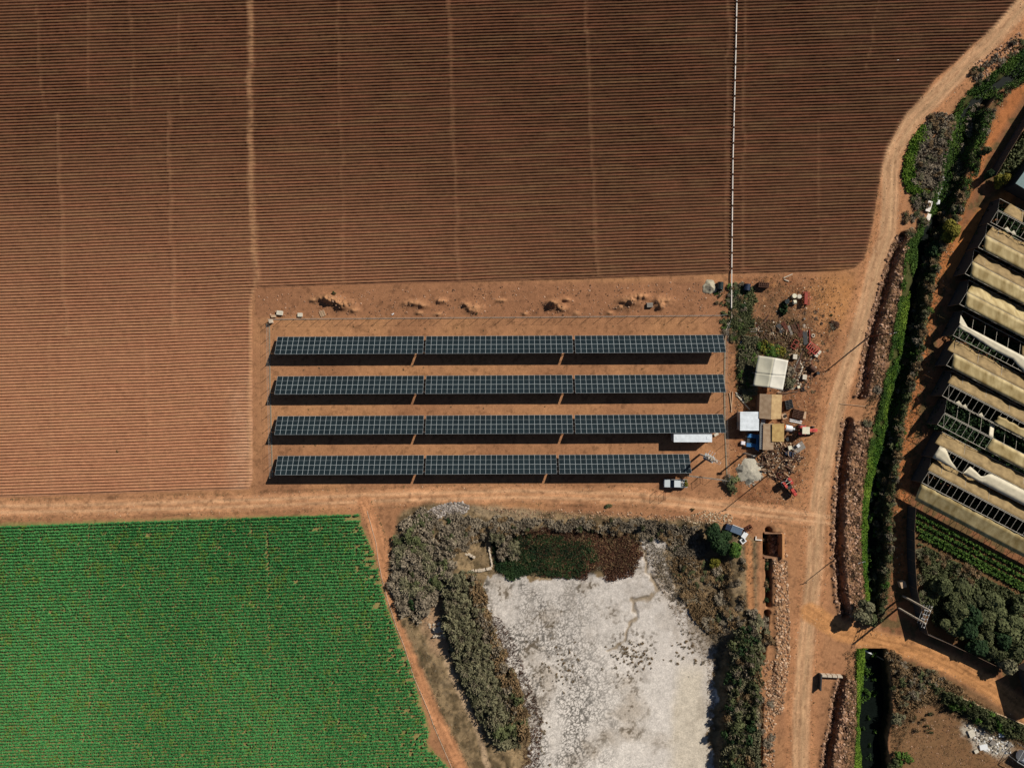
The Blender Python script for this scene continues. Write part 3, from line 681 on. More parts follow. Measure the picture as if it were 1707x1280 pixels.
# ------------------------------------------------------------------ fence round the solar yard
M_POST = pmat('grey_post', alb(146, 128, 104), 0.7, var=0.15)
def fence(pts, n, label, hgt=2.0, kerb=0.22, kc=None):
    x0, y0 = W(*pts[0]); root = empty('wire_fence', x0, y0, float(hz(x0, y0)), 0, label, 'fence', 'fences round the solar yard')
    z0 = root.location.z; P_ = [W(*p) for p in pts]
    L = [math.hypot(P_[i+1][0]-P_[i][0], P_[i+1][1]-P_[i][1]) for i in range(len(P_)-1)]; T = sum(L)
    def at(s):
        for i, l_ in enumerate(L):
            if s <= l_+1e-6: u = s/l_; return (P_[i][0]+(P_[i+1][0]-P_[i][0])*u, P_[i][1]+(P_[i+1][1]-P_[i][1])*u)
            s -= l_
        return P_[-1]
    g = lambda s: (at(s)[0]-x0, at(s)[1]-y0, float(hz(*at(s)))-z0)
    wires = MB()
    for i in range(n):
        a = Vector(g(T*i/(n-1))); mb = MB(); mb.tube(a-Vector((0,0,.2)), a+Vector((0,0,hgt)), .038, 6); mb.build('post', M_POST, root)
        if i:
            for hh in (0.15, 0.6, 1.1, 1.6, hgt-.04): wires.tube(pv+Vector((0,0,hh)), a+Vector((0,0,hh)), .006 if hh < 1.9 else .012, 4, cap=False)
        pv = a
    wires.build('wire', M_STEEL, root)
    kb = MB(); m_ = int(T/1.2)
    for i in range(m_):
        a = Vector(g(T*i/m_)); b = Vector(g(T*(i+1)/m_)); kb.bar(a+Vector((0,0,.03)), b+Vector((0,0,.03)), kerb*R.uniform(.85, 1.15), .14)
    kb.build('kerb', kc or M_POST, root)
    return root
fence([(450,533),(620,531.5),(900,529.5),(1208,526.5)], 38, 'long wire fence along the top of the solar panels', kerb=0.1)
fence([(449.5,541),(450.5,640),(452,700),(454.5,795)], 13, 'wire fence down the left ends of the panel rows', kerb=0.24)
fence([(1213,536),(1209,560),(1207.5,640),(1208.5,720),(1212,800)], 14, 'wire fence between the panels and the scrap yard', kerb=0.28)
fence([(1144,792),(1180,796),(1211,800)], 4, 'short wire fence between the pickup and the dry bush', kerb=0.16)
# gate leaf standing open
def frame_gate(px, py, px2, py2, hgt, label, name='metal_gate'):
    a = W(px, py); b = W(px2, py2); z = float(hz(*a)); e = empty(name, a[0], a[1], z, 0, label, 'gate')
    d = (b[0]-a[0], b[1]-a[1]); f = MB()
    f.tube((0,0,0),(0,0,hgt),.05,6); f.tube((d[0],d[1],0.1),(d[0],d[1],hgt),.04,6); f.tube((0,0,hgt-.04),(d[0],d[1],hgt-.04),.03,6); f.tube((0,0,.15),(d[0],d[1],.15),.03,6)
    f.build('gate_frame', M_RUST, e); g = MB()
    for k in range(1, 6):
        g.tube((d[0]*k/6,d[1]*k/6,.15),(d[0]*k/6,d[1]*k/6,hgt-.04),.01,4)
    g.build('bar', M_RUST, e); return e
frame_gate(1167, 793.5, 1168, 805, 1.9, 'open brown gate leaf right of the loaded pickup')
frame_gate(1093.5, 818, 1093, 831, 1.3, 'rusty trestle on the track, left one of the two below the pickup', 'metal_trestle')['category'] = 'trestle'
frame_gate(1107.5, 819, 1107, 832, 1.3, 'rusty trestle on the track, right one of the two below the pickup', 'metal_trestle')['category'] = 'trestle'

# ------------------------------------------------------------------ irrigation pipe across the field
e = empty('irrigation_pipe', *W(1224, 240), 0, 0, 'long white sectioned irrigation pipe crossing the ploughed field', 'pipe')
ex, ey = W(1224, 240); y = -20.0; k = 0
cl = lambda y: np.interp(y, [-20, 80, 270, 455, 530], [1228.5, 1226.5, 1221.5, 1219.5, 1219])
while y < 515:
    L_ = 22.5 if y < 440 else 30; a = W(cl(y), y, .3); b = W(cl(y+L_), y+L_, .3)
    mb = MB(); mb.tube((a[0]-ex, a[1]-ey, .36), (b[0]-ex, b[1]-ey, .36), .125, 8); mb.build('pipe_section', M_PIPE, e)
    c = W(cl(y+L_+3.6), y+L_+3.6, .2); mb = MB(); mb.tube((b[0]-ex, b[1]-ey, .34), (c[0]-ex, c[1]-ey, .34), .10, 8); mb.build('coupling', M_RUBBER, e)
    y += L_+3.6
mb = MB(); q = [(1219,520),(1219.5,528),(1218,534),(1214,541),(1210,550),(1209,562)]
for a, b in zip(q[:-1], q[1:]): mb.tube((*W(*a), .2), (*W(*b), .2), .09, 6)
tag(mb.build('water_hose', M_CONC), 'thin pale hose bending from the pipe end to the fence corner', 'hose')
# hose along the green crop
mb = MB(); q = [(612,851),(620,880),(627,905),(630,930),(637,966),(648,1005),(660,1042),(674,1077),(689,1126),(702,1156),(715,1186),(724,1212),(737,1242),(751,1274),(770,1320)]
for a, b in zip(q[:-1], q[1:]): mb.tube((*W(*a), hzp(*a)+.07), (*W(*b), hzp(*b)+.05), .04, 6)
tag(mb.build('drip_hose', M_CONC), 'pale irrigation hose along the ragged edge of the green crop', 'hose')

# ------------------------------------------------------------------ crop rows
rng = np.random.default_rng(77); pts = []
x0c = -70; pitch = 5.12
cr = []
for k in range(170, 270):
    yy0 = 858+ (k-170)*pitch
    xs = np.arange(x0c, 790, 1.75); ys_ = yy0+0.0-0.034*(xs-600)+rng.normal(size=len(xs))*0.12
    m = sdf(xs, ys_, CROP) > 1.6
    g = fbm(xs*S, ys_*S*1.8, 1.1, 3, 301); g2 = fbm(xs*S, ys_*S, 16, 2, 311)
    edge_thin = sst(70, 0, sdf(xs, ys_, CROP))*(xs > 520)
    m &= (g+0.05*rng.random(len(xs))) > 0.15+0.06*(g2 > 0.6)+0.22*edge_thin
    m &= rng.random(len(xs)) > 0.03+.35*(np.abs(xs-447-(ys_-870)*.02) < 2.2)+.3*(np.abs(xs-152) < 1.6)+.25*(np.abs(xs-560-(ys_-870)*.02) < 1.6)
    pts.append(np.stack([xs[m], ys_[m]], 1))
pts = np.concatenate(pts); n = len(pts)
x = (pts[:, 0]-CX)*S; y = (CY-pts[:, 1])*S; K_ = 7
X = np.repeat(x, K_)+rng.normal(size=n*K_)*0.07; Yy = np.repeat(y, K_)+rng.normal(size=n*K_)*0.10
hgt = 0.34*(0.7+0.6*fbm(X, Yy, 1.0, 2, 321))
off = Yy-np.repeat(y, K_); c = np.stack([X, Yy, hz(X, Yy)+0.06+1.25*hgt*np.clip(1-(off/.25)**2, 0, 1)*(.8+.3*rng.random(n*K_))], 1); nn = rng.normal(size=(n*K_, 3))*0.42; nn[:, 2] += 1.0; nn[:, 1] += off*5.5; nn /= np.linalg.norm(nn, axis=1, keepdims=True)
v, f = leaf_quads(c, nn, 0.235, 1.15, rng)
big = fbm(X, Yy, 22, 3, 331)[:, None]+.25*np.clip(-(X+Yy+100)/90+.3, -.6, .6)[:, None]; yel = (fbm(X, Yy, 1.6, 2, 341)[:, None] > 0.68)
c0, c1 = np.array(alb(34,92,44)), np.array(alb(80,142,76)); t = np.clip(rng.random((n*K_, 1))*0.7+0.6*(big-0.35), 0, 1); col = c0*(1-t)+c1*t
col = np.where(yel*(rng.random((n*K_, 1)) < 0.5), np.array(alb(92,120,50)), col)
tag(fast_mesh('crop', v, f, M_LEAF, np.repeat(col, 4, axis=0)), 'low green crop planted in straight rows', 'crop', None, 'stuff')

# ------------------------------------------------------------------ buildings of the yard
def corr(name, rgb, rough=0.6, scale=8.0, axis='X', rgb2=None):
    m = pmat(name, rgb, rough, var=0.12, rgb2=rgb2, scale=1.4); n = m.node_tree.nodes; l = m.node_tree.links
    w = n.new('ShaderNodeTexWave'); w.bands_direction = axis; w.inputs['Scale'].default_value = scale/6.28*2; tc = [q for q in n if q.type == 'TEX_COORD'][0]
    l.new(tc.outputs['Object'], w.inputs['Vector']); bp = n.new('ShaderNodeBump'); bp.inputs['Strength'].default_value = 0.5; bp.inputs['Distance'].default_value = 0.06
    l.new(w.outputs[1], bp.inputs['Height']); l.new(bp.outputs[0], n['Principled BSDF'].inputs['Normal']); return m
M_WROOF = corr('white_sheet_roof', (0.72, 0.76, 0.78), 0.45, 4, 'Y')
M_TROOF = corr('tan_sheet_roof', alb(186, 150, 104), 0.7, 10, 'Y', alb(204, 172, 122))
M_YROOF = corr('yellow_sheet_roof', alb(188, 150, 92), 0.7, 10, 'Y', alb(206, 172, 108))
M_BROOF = corr('brown_sheet_roof', alb(176, 144, 112), 0.75, 10, 'Y', alb(192, 164, 132))
M_WALL = pmat('rendered_wall', alb(196, 186, 170), 0.9, var=0.1); M_BRICK = pmat('earth_block_wall', alb(150, 112, 84), 0.9, var=0.2)
def Wl(px, py, h, o): a = W(px, py, h); return (a[0]-o[0], a[1]-o[1])
def slab(corners, o, th=0.06, ov=0.0, mb=None):
    """roof slab from (px,py,h) corners, real thickness"""
    mb = mb or MB(); top = [(*Wl(a, b, h, o), h) for a, b, h in corners]; bot = [(q[0], q[1], q[2]-th) for q in top]; n = len(top)
    return mb.add(top+bot, [tuple(range(n-1, -1, -1)), tuple(range(n, 2*n))]+[(i, (i+1) % n, n+(i+1) % n, n+i) for i in range(n)])
def fixn(o):
    import bmesh as bmm
    b = bmm.new(); b.from_mesh(o.data); bmm.ops.recalc_face_normals(b, faces=b.faces); b.to_mesh(o.data); b.free(); return o
def flat_building(name, x0, y0, x1, y1, h, roofm, wallm, label, cat, inset=0.12, door=None):
    o = W((x0+x1)/2, (y0+y1)/2, h); e = empty(name, o[0], o[1], float(hz(*o)), 0, label, cat)
    a = Wl(x0, y1, h, o); b = Wl(x1, y0, h, o); m = MB()
    m.box(a[0]+inset, a[1]+inset, -.2, b[0]-inset, b[1]-inset, h-.1); m.build('wall', wallm, e)
    m = MB(); m.box(a[0], a[1], h-.1, b[0], b[1], h); m.build('roof', roofm, e, 0.01)
    if door:
        m = MB(); m.box(a[0]+inset-.03, a[1]+.8, 0, a[0]+inset-.003, a[1]+1.7, 2.0); d = m.build('door', M_STEEL, e)
        m = MB(); m.box(a[0]+inset-.07, a[1]+1.55, .95, a[0]+inset-.031, a[1]+1.62, 1.1); m.build('handle', M_DARK, d)
    return e, a, b
e, a, b = flat_building('kiosk', 1233.8, 686.3, 1265.2, 717.8, 2.45, M_WROOF, M_WALL, 'small square building with clean white ribbed roof', 'building', door=True)
m = MB(); 
for i in range(9): yy = a[1]+.25+i*(b[1]-a[1]-.5)/8; m.box(a[0]+.02, yy-.025, 2.45, b[0]-.02, yy+.025, 2.475)
m.build('roof_rib', M_WROOF, e)
e, a, b = flat_building('inverter_cabin', 1123.2, 723, 1187, 736.8, 2.66, M_WROOF, M_WALL, 'long white cabin against the third panel row', 'cabin', 0.06, door=True)
for sx in (a[0]+.8, b[0]-.8):
    m = MB(); m.box(sx-.35, (a[1]+b[1])/2-.3, 2.66, sx+.35, (a[1]+b[1])/2+.3, 2.70); m.build('roof_hatch', M_WROOF, e)
# gabled tan shed
o = W(1285, 676); e = empty('gabled_shed', o[0], o[1], 0, 0, 'gabled shed with rust-stained tan sheet roof', 'shed')
he, hr = 2.6, 3.25
m = slab([(1266.6,656.5,he),(1286.4,657.2,hr),(1285,699,hr),(1265.3,697,he)], o); fixn(m.build('roof', M_BROOF, e))  # west slope in browner sheet, its shaded side put into the colour
m = slab([(1286.6,657.2,hr+.02),(1303.6,658,he),(1302.3,698,he),(1285.2,699,hr+.02)], o); fixn(m.build('roof', M_TROOF, e))
c_ = [Wl(1268,658.5,he,o), Wl(1302,659,he,o), Wl(1301,696.5,he,o), Wl(1267,695.8,he,o)]
m = MB(); zt = he-.08; m.add([(*q, -.2) for q in c_]+[(*q, zt) for q in c_], [(0,1,5,4),(1,2,6,5),(2,3,7,6),(3,0,4,7)]); g0 = Wl(1286,658.8,hr,o); g1 = Wl(1285,697,hr,o)
m.add([(*c_[0],zt),(*c_[1],zt),(*g0,hr-.08)], [(0,1,2)]); m.add([(*c_[3],zt),(*c_[2],zt),(*g1,hr-.08)], [(0,1,2)]); fixn(m.build('wall', M_BRICK, e))
# lean-to and yellow roof
o = W(1281, 728); e = empty('lean_to_shed', o[0], o[1], 0, 0, 'low brown lean-to roof left of the yellow roofed hut', 'shed')
m = slab([(1272.5,706.5,2.5),(1290,705.5,2.75),(1289.5,749.5,2.75),(1271.5,750,2.5)], o); fixn(m.build('roof', M_BROOF, e))
c_ = [Wl(1274,708,2.4,o), Wl(1288,708,2.4,o), Wl(1288,748,2.4,o), Wl(1273,748,2.4,o)]; m = MB(); m.add([(*q, -.2) for q in c_]+[(*q, 2.38) for q in c_], [(0,1,5,4),(1,2,6,5),(2,3,7,6),(3,0,4,7)]); fixn(m.build('wall', M_BRICK, e))
o = W(1297, 721); e = empty('yellow_roofed_hut', o[0], o[1], 0, 0, 'small hut with stained yellow sheet roof', 'hut')
m = slab([(1287.3,706.5,2.95),(1307.2,705.8,3.0),(1307,736,2.95),(1286.9,736.2,2.9)], o); fixn(m.build('roof', M_YROOF, e))
c_ = [Wl(1289.9,708,2.8,o), Wl(1305.5,708,2.8,o), Wl(1305.5,734,2.8,o), Wl(1289.9,734,2.8,o)]; m = MB(); m.add([(*q, -.2) for q in c_]+[(*q, 2.84) for q in c_], [(0,1,5,4),(1,2,6,5),(2,3,7,6),(3,0,4,7)]); fixn(m.build('wall', M_BRICK, e))
# ribbed grey canopy between kiosk and lean-to
o = W(1270, 725); e = empty('ribbed_canopy', o[0], o[1], 0, 0, 'narrow grey ribbed canopy beside the brown lean-to', 'canopy')
m = MB(); N = 26
for i in range(N):
    y0 = 699+i*50/N; y1 = y0+50/N*0.62; xx = np.interp(y0, [699, 712, 750], [1272, 1269.3, 1268.5]); xe = np.interp(y0, [699, 706, 710, 750], [1276, 1275, 1271.6, 1271])
    h = 2.15+0.04*(i % 2); slab([(xx-2.5,y0,h),(xe,y0,h+.15),(xe,y1,h+.15),(xx-2.5,y1,h)], o, .05, mb=m)
fixn(m.build('roof', M_STEEL, e)); m = MB()
for py in (702, 725, 748):
    for px in (1267.5, 1270.5): q = Wl(px, py, 2, o); m.tube((*q,-.1), (*q,2.12), .04, 6)
m.build('post', M_STEEL, e)
# fabric tent
M_FAB = pmat('off_white_fabric', alb(214, 208, 192), 0.85, var=0.08, scale=0.8); M_FAB2 = pmat('darker_fabric', alb(190, 184, 162), 0.85, var=0.1, scale=0.8)  # second fabric is a darker tone for the two west quarters
o = W(1285, 622); e = empty('fabric_canopy', o[0], o[1], 0, 0, 'large off-white fabric canopy in four quarters over a frame', 'canopy')
TL, TM, TR_, BR, BM, BL = (1264.3,592.8,2.7),(1291,596.5,3.25),(1314,601,2.75),(1304.8,650.2,2.75),(1281.5,645.5,3.25),(1255.6,642.5,2.7)
def grid_sheet(A, Bq, Cq, D, n, sag, o, seed, mat, par, bulge=0.0):
    rg = np.random.default_rng(seed); vs = []; fs = []
    for i in range(n+1):
        for j in range(n+1):
            u, v_ = i/n, j/n; p = (1-u)*(1-v_)*np.array(A)+u*(1-v_)*np.array(Bq)+u*v_*np.array(Cq)+(1-u)*v_*np.array(D)
            h = p[2]-sag*16*u*(1-u)*v_*(1-v_)+rg.normal()*0.008; q = Wl(p[0], p[1], h, o); vs.append((*q, h))
    for i in range(n):
        for j in range(n): k = i*(n+1)+j; fs.append((k, k+n+1, k+n+2, k+1))
    b = MB(); b.add(vs, fs); ob = b.build('fabric_panel', mat, par, smooth=True); sm = ob.modifiers.new('solid', 'SOLIDIFY'); sm.thickness = 0.012; return ob
mid = lambda a, b, t: tuple(a[i]*(1-t)+b[i]*t for i in range(3))
ML, MM, MR = mid(TL, BL, .58), mid(TM, BM, .58), mid(TR_, BR, .52)
up = lambda q: (q[0], q[1], q[2]+.0)
for k, (A_, B_, C_, D_, mt) in enumerate(((TL,TM,MM,ML,M_FAB2),(TM,TR_,MR,MM,M_FAB),(ML,MM,BM,BL,M_FAB2),(MM,MR,BR,BM,M_FAB))): grid_sheet(A_, B_, C_, D_, 8, .22, o, 40+k, mt, e)
m = MB()
for q in (TL,TM,TR_,BR,BM,BL,ML,MR): a = Wl(*q, o); m.tube((*a,-.1), (*a,q[2]-.03), .045, 6)
m.build('pole', M_STEEL, e); m = MB()
for a, b in ((TL,TM),(TM,TR_),(TR_,BR),(BR,BM),(BM,BL),(BL,TL),(TM,BM),(ML,MM),(MM,MR)): m.tube((*Wl(*a,o),a[2]-.04), (*Wl(*b,o),b[2]-.04), .035, 6)
m.build('frame', M_STEEL, e)

# ------------------------------------------------------------------ vehicles
def wheel(par, x, y, r, w, rimm=M_STEEL, name='wheel'):
    g = bpy.data.objects.new(name, None); COL.objects.link(g); g.parent = par; g.location = (x, y, r)
    m = MB(); m.ring((0,0,0), r*0.78, r*0.22, 'Y', 20, 8); m.tube((0,-w/2,0),(0,w/2,0), r*0.86, 20); m.build('tyre', M_RUBBER, g, smooth=False)
    m = MB(); m.tube((0,-w/2-.02,0),(0,w/2+.02,0), r*0.5, 14); m.build('rim', rimm, g)
# white pickup facing left
px_, py_ = W(1124.5, 804.5); e = empty('pickup_truck', px_, py_, float(hz(px_, py_)), math.radians(180-1), 'white pickup truck with a loaded bed on the track', 'pickup truck')
M_CAR = pmat('white_car_paint', (0.62, 0.66, 0.66), 0.3, var=0.03, spec=0.5)
prof = [(2.35,.45),(2.42,.75),(2.3,.98),(1.15,1.1),(.55,1.62),(.3,1.68),(-.75,1.68),(-.85,1.1),(-2.35,1.1),(-2.4,.5),(-1.95,.42),(1.9,.42)]
m = MB(); hw = .82
lo = [(2.38,.42),(2.44,.72),(2.3,.95),(1.2,1.08),(-.95,1.08),(-.95,.42)]; m.prism(lo, -hw, hw)
m.box(-2.42,-hw,.42,-.95,-hw+.07,1.08); m.box(-2.42,hw-.07,.42,-.95,hw,1.08); m.box(-2.42,-hw+.07,.42,-2.35,hw-.07,1.0); m.box(-2.35,-hw+.07,.42,-.95,hw-.07,.60)
m.build('body', M_CAR, e, 0.04)
m = MB(); t4 = [(.45,-.68,1.68),(.45,.68,1.68),(-.85,.7,1.68),(-.85,-.7,1.68)]; b4 = [(1.15,-.76,1.085),(1.15,.76,1.085),(-.93,.78,1.085),(-.93,-.78,1.085)]
m.add(b4+t4, [(4,5,6,7),(0,3,2,1)]); m.box(.42,-.70,1.62,-.86,.70,1.69); m.build('cab_roof', M_CAR, e, 0.03)
m = MB(); m.add([(1.15,-.74,1.09),(1.15,.74,1.09),(.46,.66,1.65),(.46,-.66,1.65)], [(0,1,2,3)]); m.build('windscreen', M_GLASS, e)
for s_ in (-1, 1):
    m = MB(); m.add([(1.12,.765*s_,1.09),(.44,.69*s_,1.64),(-.84,.705*s_,1.64),(-.9,.785*s_,1.09)], [(0,1,2,3)]); m.build('side_window', M_GLASS, e)
    m = MB(); m.box(2.36,.55*s_-.13,.66,2.44,.55*s_+.13,.84); m.build('headlight', M_GLASS, e); m = MB(); m.box(.95,.8*s_,1.08,1.08,1.0*s_,1.22) if s_ > 0 else m.box(.95,-1.0,1.08,1.08,-.8,1.22); m.build('mirror', M_DARK, e)
m = MB(); m.add([(-.93,-.72,1.09),(-.93,.72,1.09),(-.86,.66,1.64),(-.86,-.66,1.64)], [(0,1,2,3)]); m.build('rear_window', M_GLASS, e)
for wx in (1.5, -1.5):
    for wy in (-.72, .72): wheel(e, wx, wy, .34, .22)
# load on the truck
for i, (lx, ly, col) in enumerate(((-1.2,.3,'w'),(-1.6,-.35,'w'),(-2.0,.25,'g'),(-2.1,-.3,'g'))):
    gx_, gy_ = px_-lx*1.0*-1*-1, py_+ly
    if col == 'g':
        s_ = shrub_mesh('cut_branches', 900+i, .55, .5, 'yellow', .14, 260, 1.6); s_.location = (px_-lx, py_+ly, 1.0); tag(s_, 'leafy cut branches hanging off the '+('upper' if ly > 0 else 'lower')+' side of the pickup tail', 'branches')
    else:
        m = MB(); m.box(-.3,-.28,0,.3,.28,.45); s_ = m.build('filled_sack', pmat('sack_%d' % i, (0.5,0.47,0.42), .9, var=.3), bevel=.12); s_.location = (px_-lx, py_+ly, .61+float(hz(px_,py_))); s_.rotation_euler = (0,0,i); tag(s_, ('pale sack behind the pickup cab' if i == 0 else 'lower pale sack in the pickup bed'), 'sack')
# tractors
def tractor(px, py, ang, label, canopy, hoodm, wear):
    x, y = W(px, py, 1.2); e = empty('tractor', x, y, float(hz(x, y)), ang, label, 'tractor')
    m = MB(); m.prism([(2.05,.75),(2.1,1.3),(1.9,1.5),(.35,1.62),(.35,.75)], -.33, .33); m.build('hood', hoodm, e, .05)
    m = MB(); m.box(-1.3,-.3,.55,1.9,.3,.78); m.box(-.9,-.42,.8,.35,.42,1.0); m.tube((-1.1,-.9,.8),(-1.1,.9,.8),.12); m.tube((1.45,-.62,.45),(1.45,.62,.45),.08); m.build('chassis', M_DARK, e, .02)
    for s_ in (-1, 1):
        m = MB(); m.prism([(-1.9,1.45),(-1.6,1.75),(-.6,1.75),(-.3,1.4),(-.35,1.35),(-.62,1.68),(-1.58,1.68),(-1.84,1.4)], s_*.42, s_*.95); m.build('fender', hoodm, e)
        wheel(e, -1.1, .85*s_, .80, .42, M_STEEL, 'rear_wheel'); wheel(e, 1.45, .68*s_, .43, .24, M_STEEL, 'front_wheel')
    m = MB(); m.box(-1.1,-.24,1.1,-.62,.24,1.22); m.box(-1.14,-.24,1.22,-1.04,.24,1.6); m.build('seat', M_RUBBER, e, .03)
    m = MB(); m.tube((.1,0,1.4),(-.25,0,1.75),.025,6); m.ring((-.25,0,1.75),.19,.02,'Z'); m.build('steering_wheel', M_DARK, e)
    m = MB(); m.tube((1.2,.1,1.5),(1.2,.1,2.2),.04,8); m.build('exhaust_pipe', M_DARK, e)
    m = MB()
    for sx in (-1.35, -.1 if canopy else -1.3):
        for sy in (-.62, .62): m.tube((sx,sy,1.2),(sx,sy,2.4),.035,6)
    m.build('canopy_post', M_DARK, e)
    if canopy: m = MB(); m.box(-1.5,-.72,2.4,.05,.72,2.47); m.build('canopy', canopy, e, .03)
    else: m = MB(); m.tube((-1.35,-.66,2.4),(-1.35,.66,2.4),.05,6); m.build('roll_bar', M_PALE, e)
    return e
tractor(1345.5, 717, math.radians(-1), 'red tractor with square pale canopy by the scrap heap', M_PALE, M_RED, 0)
tractor(1317.5, 812, math.radians(-56), 'faded red tractor without canopy parked beside the road junction', None, M_RED, 1)
# trailed sprayer behind the first tractor
x, y = W(1316, 714, 1); e = empty('crop_sprayer', x, y, 0, math.radians(-12), 'grey tank sprayer with orange end behind the canopied tractor', 'sprayer')
m = MB(); m.tube((-.9,0,1.0),(.5,0,1.0),.62,16); m.build('tank', M_WHITE, e, .05); m = MB(); m.tube((-1.12,0,1.0),(-.9,0,1.0),.5,14); m.build('end_cap', pmat('orange_paint', alb(226,140,78), .6), e)
m = MB(); m.tube((.5,0,1.35),(.9,0,1.35),.3,12); m.box(-.9,-.4,.3,.9,.4,.42); m.tube((.9,0,.5),(1.9,0,.5),.05,6); m.tube((.6,-.5,1.1),(1.0,.5,1.3),.05,6); m.build('frame', M_STEEL, e)
wheel(e, -.2, -.7, .38, .2); wheel(e, -.2, .7, .38, .2)
# blue trailer
x, y = W(1254.5, 735, .8); e = empty('farm_trailer', x, y, 0, math.radians(-7), 'blue painted trailer with dark open bed below the white roofed kiosk', 'trailer')
m = MB(); m.box(-1.15,.62,.72,.8,1.42,.80); m.box(-1.15,-1.3,.72,.8,-.52,.80); m.build('side_deck', M_BLUE, e, .02)
m = MB(); m.box(.8,-1.75,.6,1.22,1.45,.95); m.build('front_panel', M_BLUE, e, .02); m = MB(); m.box(-1.1,-.5,.5,.78,.6,.56); m.build('bed', M_DARK, e)
m = MB(); m.box(1.22,-1.9,.5,1.5,-.2,.9); m.build('drawbar_box', M_BLUE, e, .03)
wheel(e, -.2, -1.5, .34, .2); wheel(e, -.2, 1.6, .34, .2)
m = MB(); m.box(-.42,-.36,0,.42,.36,.62); s_ = m.build('white_crate', pmat('white_plastic', (.8,.76,.78), .5, var=.05), bevel=.05); x, y = W(1239.5, 738.5, .8); s_.location = (x, y, .0); s_.rotation_euler = (0,0,-.1); tag(s_, 'pinkish white box at the tail of the blue trailer', 'crate')

# ------------------------------------------------------------------ poles
def pole(px, py, h, r, label, mat, top=None, wires=None, r2=None):
    x, y = W(px, py); z = float(hz(x, y)); e = empty('utility_pole', x, y, z, 0, label, 'pole')
    m = MB(); m.tube((0,0,-.5),(0,0,h*.8),r,10,r*.75); m.tube((0,0,h*.8),(0,0,h),r*.75,10,r*.6); m.build('shaft', mat, e)
    if top: m = MB(); top(m, h); m.build('crossarm', M_STEEL, e)
    return e
arm = lambda m, h: (m.bar((-.7,-.2,h-.3),(.7,.2,h-.3),.08,.08), m.tube((-.65,-.18,h-.28),(-.65,-.18,h-.05),.05), m.tube((.65,.18,h-.28),(.65,.18,h-.05),.05))
pole(1449, 561, 9.8, .17, 'tall brown pole beside the canal berm at the upper road', M_RUST, arm)
pole(1279, 792.5, 9.6, .12, 'slim wooden pole beside the brushwood heap and lower tractor', M_WOODR, arm)
pole(1404, 921, 8.2, .11, 'thin pale pole on the berm right of the road', M_WOOD, arm)
pole(1589, 189, 4.6, .10, 'short dark pole in the scrub between road and canal', M_WOODR)
e = pole(1241.5, 755.5, 5.6, .2, 'stout concrete lamp post below the blue trailer', M_CONC)
m = MB(); m.tube((-.75,.1,.9),(.2,0,1.0),.12,8); m.box(-.5,-.2,5.3,.5,.2,5.55); m.build('lamp', M_DARK, e, .03)
M_INS = pmat('white_insulator', (.8,.78,.76), .3, var=.05)
def hframe(a, b, h, label, plat=True):
    xa, ya = W(*a); xb, yb = W(*b); z = float(hz(xa, ya)); e = empty('power_frame', xa, ya, z, 0, label, 'power pole'); d = Vector((xb-xa, yb-ya, 0)); n = Vector((-d.y, d.x, 0)).normalized()
    for k in (0, 1): q = d*k; m = MB(); m.bar(q+Vector((0,0,-.5)), q+Vector((0,0,h)), .3, .3); m.build('pole', M_CONC, e)
    u = d.normalized(); m = MB()
    for hh, w in ((h-.2,1.0),(h-1.8,.6)):
        for s_ in (-.3, .3): m.bar(-u*w+n*s_+Vector((0,0,hh)), d+u*w+n*s_+Vector((0,0,hh)), .05, .08)
    m.build('crossarm', M_STEEL, e)
    for i in range(6):
        p = -u*.8+(d+u*1.6)*(i/5); q = MB(); q.tube(p+Vector((0,0,h-.15)), p+Vector((0,0,h+.2)), .07, 8); q.build('insulator', M_INS, e)
    for i in range(3):
        p = d*((i+.5)/3)+n*.8; q = MB(); q.tube(p+Vector((0,0,h-2.8)), p+n*.6+Vector((0,0,h-2.4)), .06, 6); q.tube(p-n*.8+Vector((0,0,h-1.6)), p+Vector((0,0,h-2.8)), .035, 5); q.build('fuse_arm', M_INS, e)
    if plat:
        m = MB(); c = d*.5; m.bar(c-u*1.1+Vector((0,0,4.0)), c+u*1.1+Vector((0,0,4.0)), 1.3, .1); m.build('platform', M_STEEL, e)
        m = MB(); m.bar(c-u*.55+Vector((0,0,4.65)), c+u*.55+Vector((0,0,4.65)), .8, 1.2); m.tube(c+Vector((0,0,5.25)), c+Vector((0,0,5.6)), .12); m.build('transformer', M_POST, e, .05)
    return e
hframe((1167,757), (1179,763), 6.8, 'twin pole transformer frame at the right end of the bottom panel row')
hframe((1505,993), (1497.5,1013), 9.6, 'twin pole power frame beside the canal and dark windbreak', False)

# ------------------------------------------------------------------ greenhouses
M_SHY = pmat('yellowed_plastic', alb(160, 134, 80), 0.65, var=0.2, rgb2=alb(206, 184, 132), scale=0.55, stretch=(1.6, .7, 1))
M_SHT = pmat('dusty_tan_plastic', alb(132, 108, 68), 0.75, var=0.25, rgb2=alb(160, 134, 90), scale=0.8)
M_SHW = pmat('torn_white_plastic', alb(206, 194, 166), 0.55, var=0.12, scale=1.2)
M_NET = pmat('dark_shade_net', alb(62, 60, 58), 0.9, var=0.2)
M_TIN = pmat('bleached_timber', alb(196, 186, 168), 0.8, var=0.15)
DV = Vector((math.cos(math.radians(27.6)), -math.sin(math.radians(27.6)), 0)); NV = Vector((-DV.y, DV.x, 0))   # along, and towards upper right
LEN = 34.0
def wavy(seed, n, amp, sc=1.0):
    rg = np.random.default_rng(seed); a = rg.random(n)*2-1; return a*amp
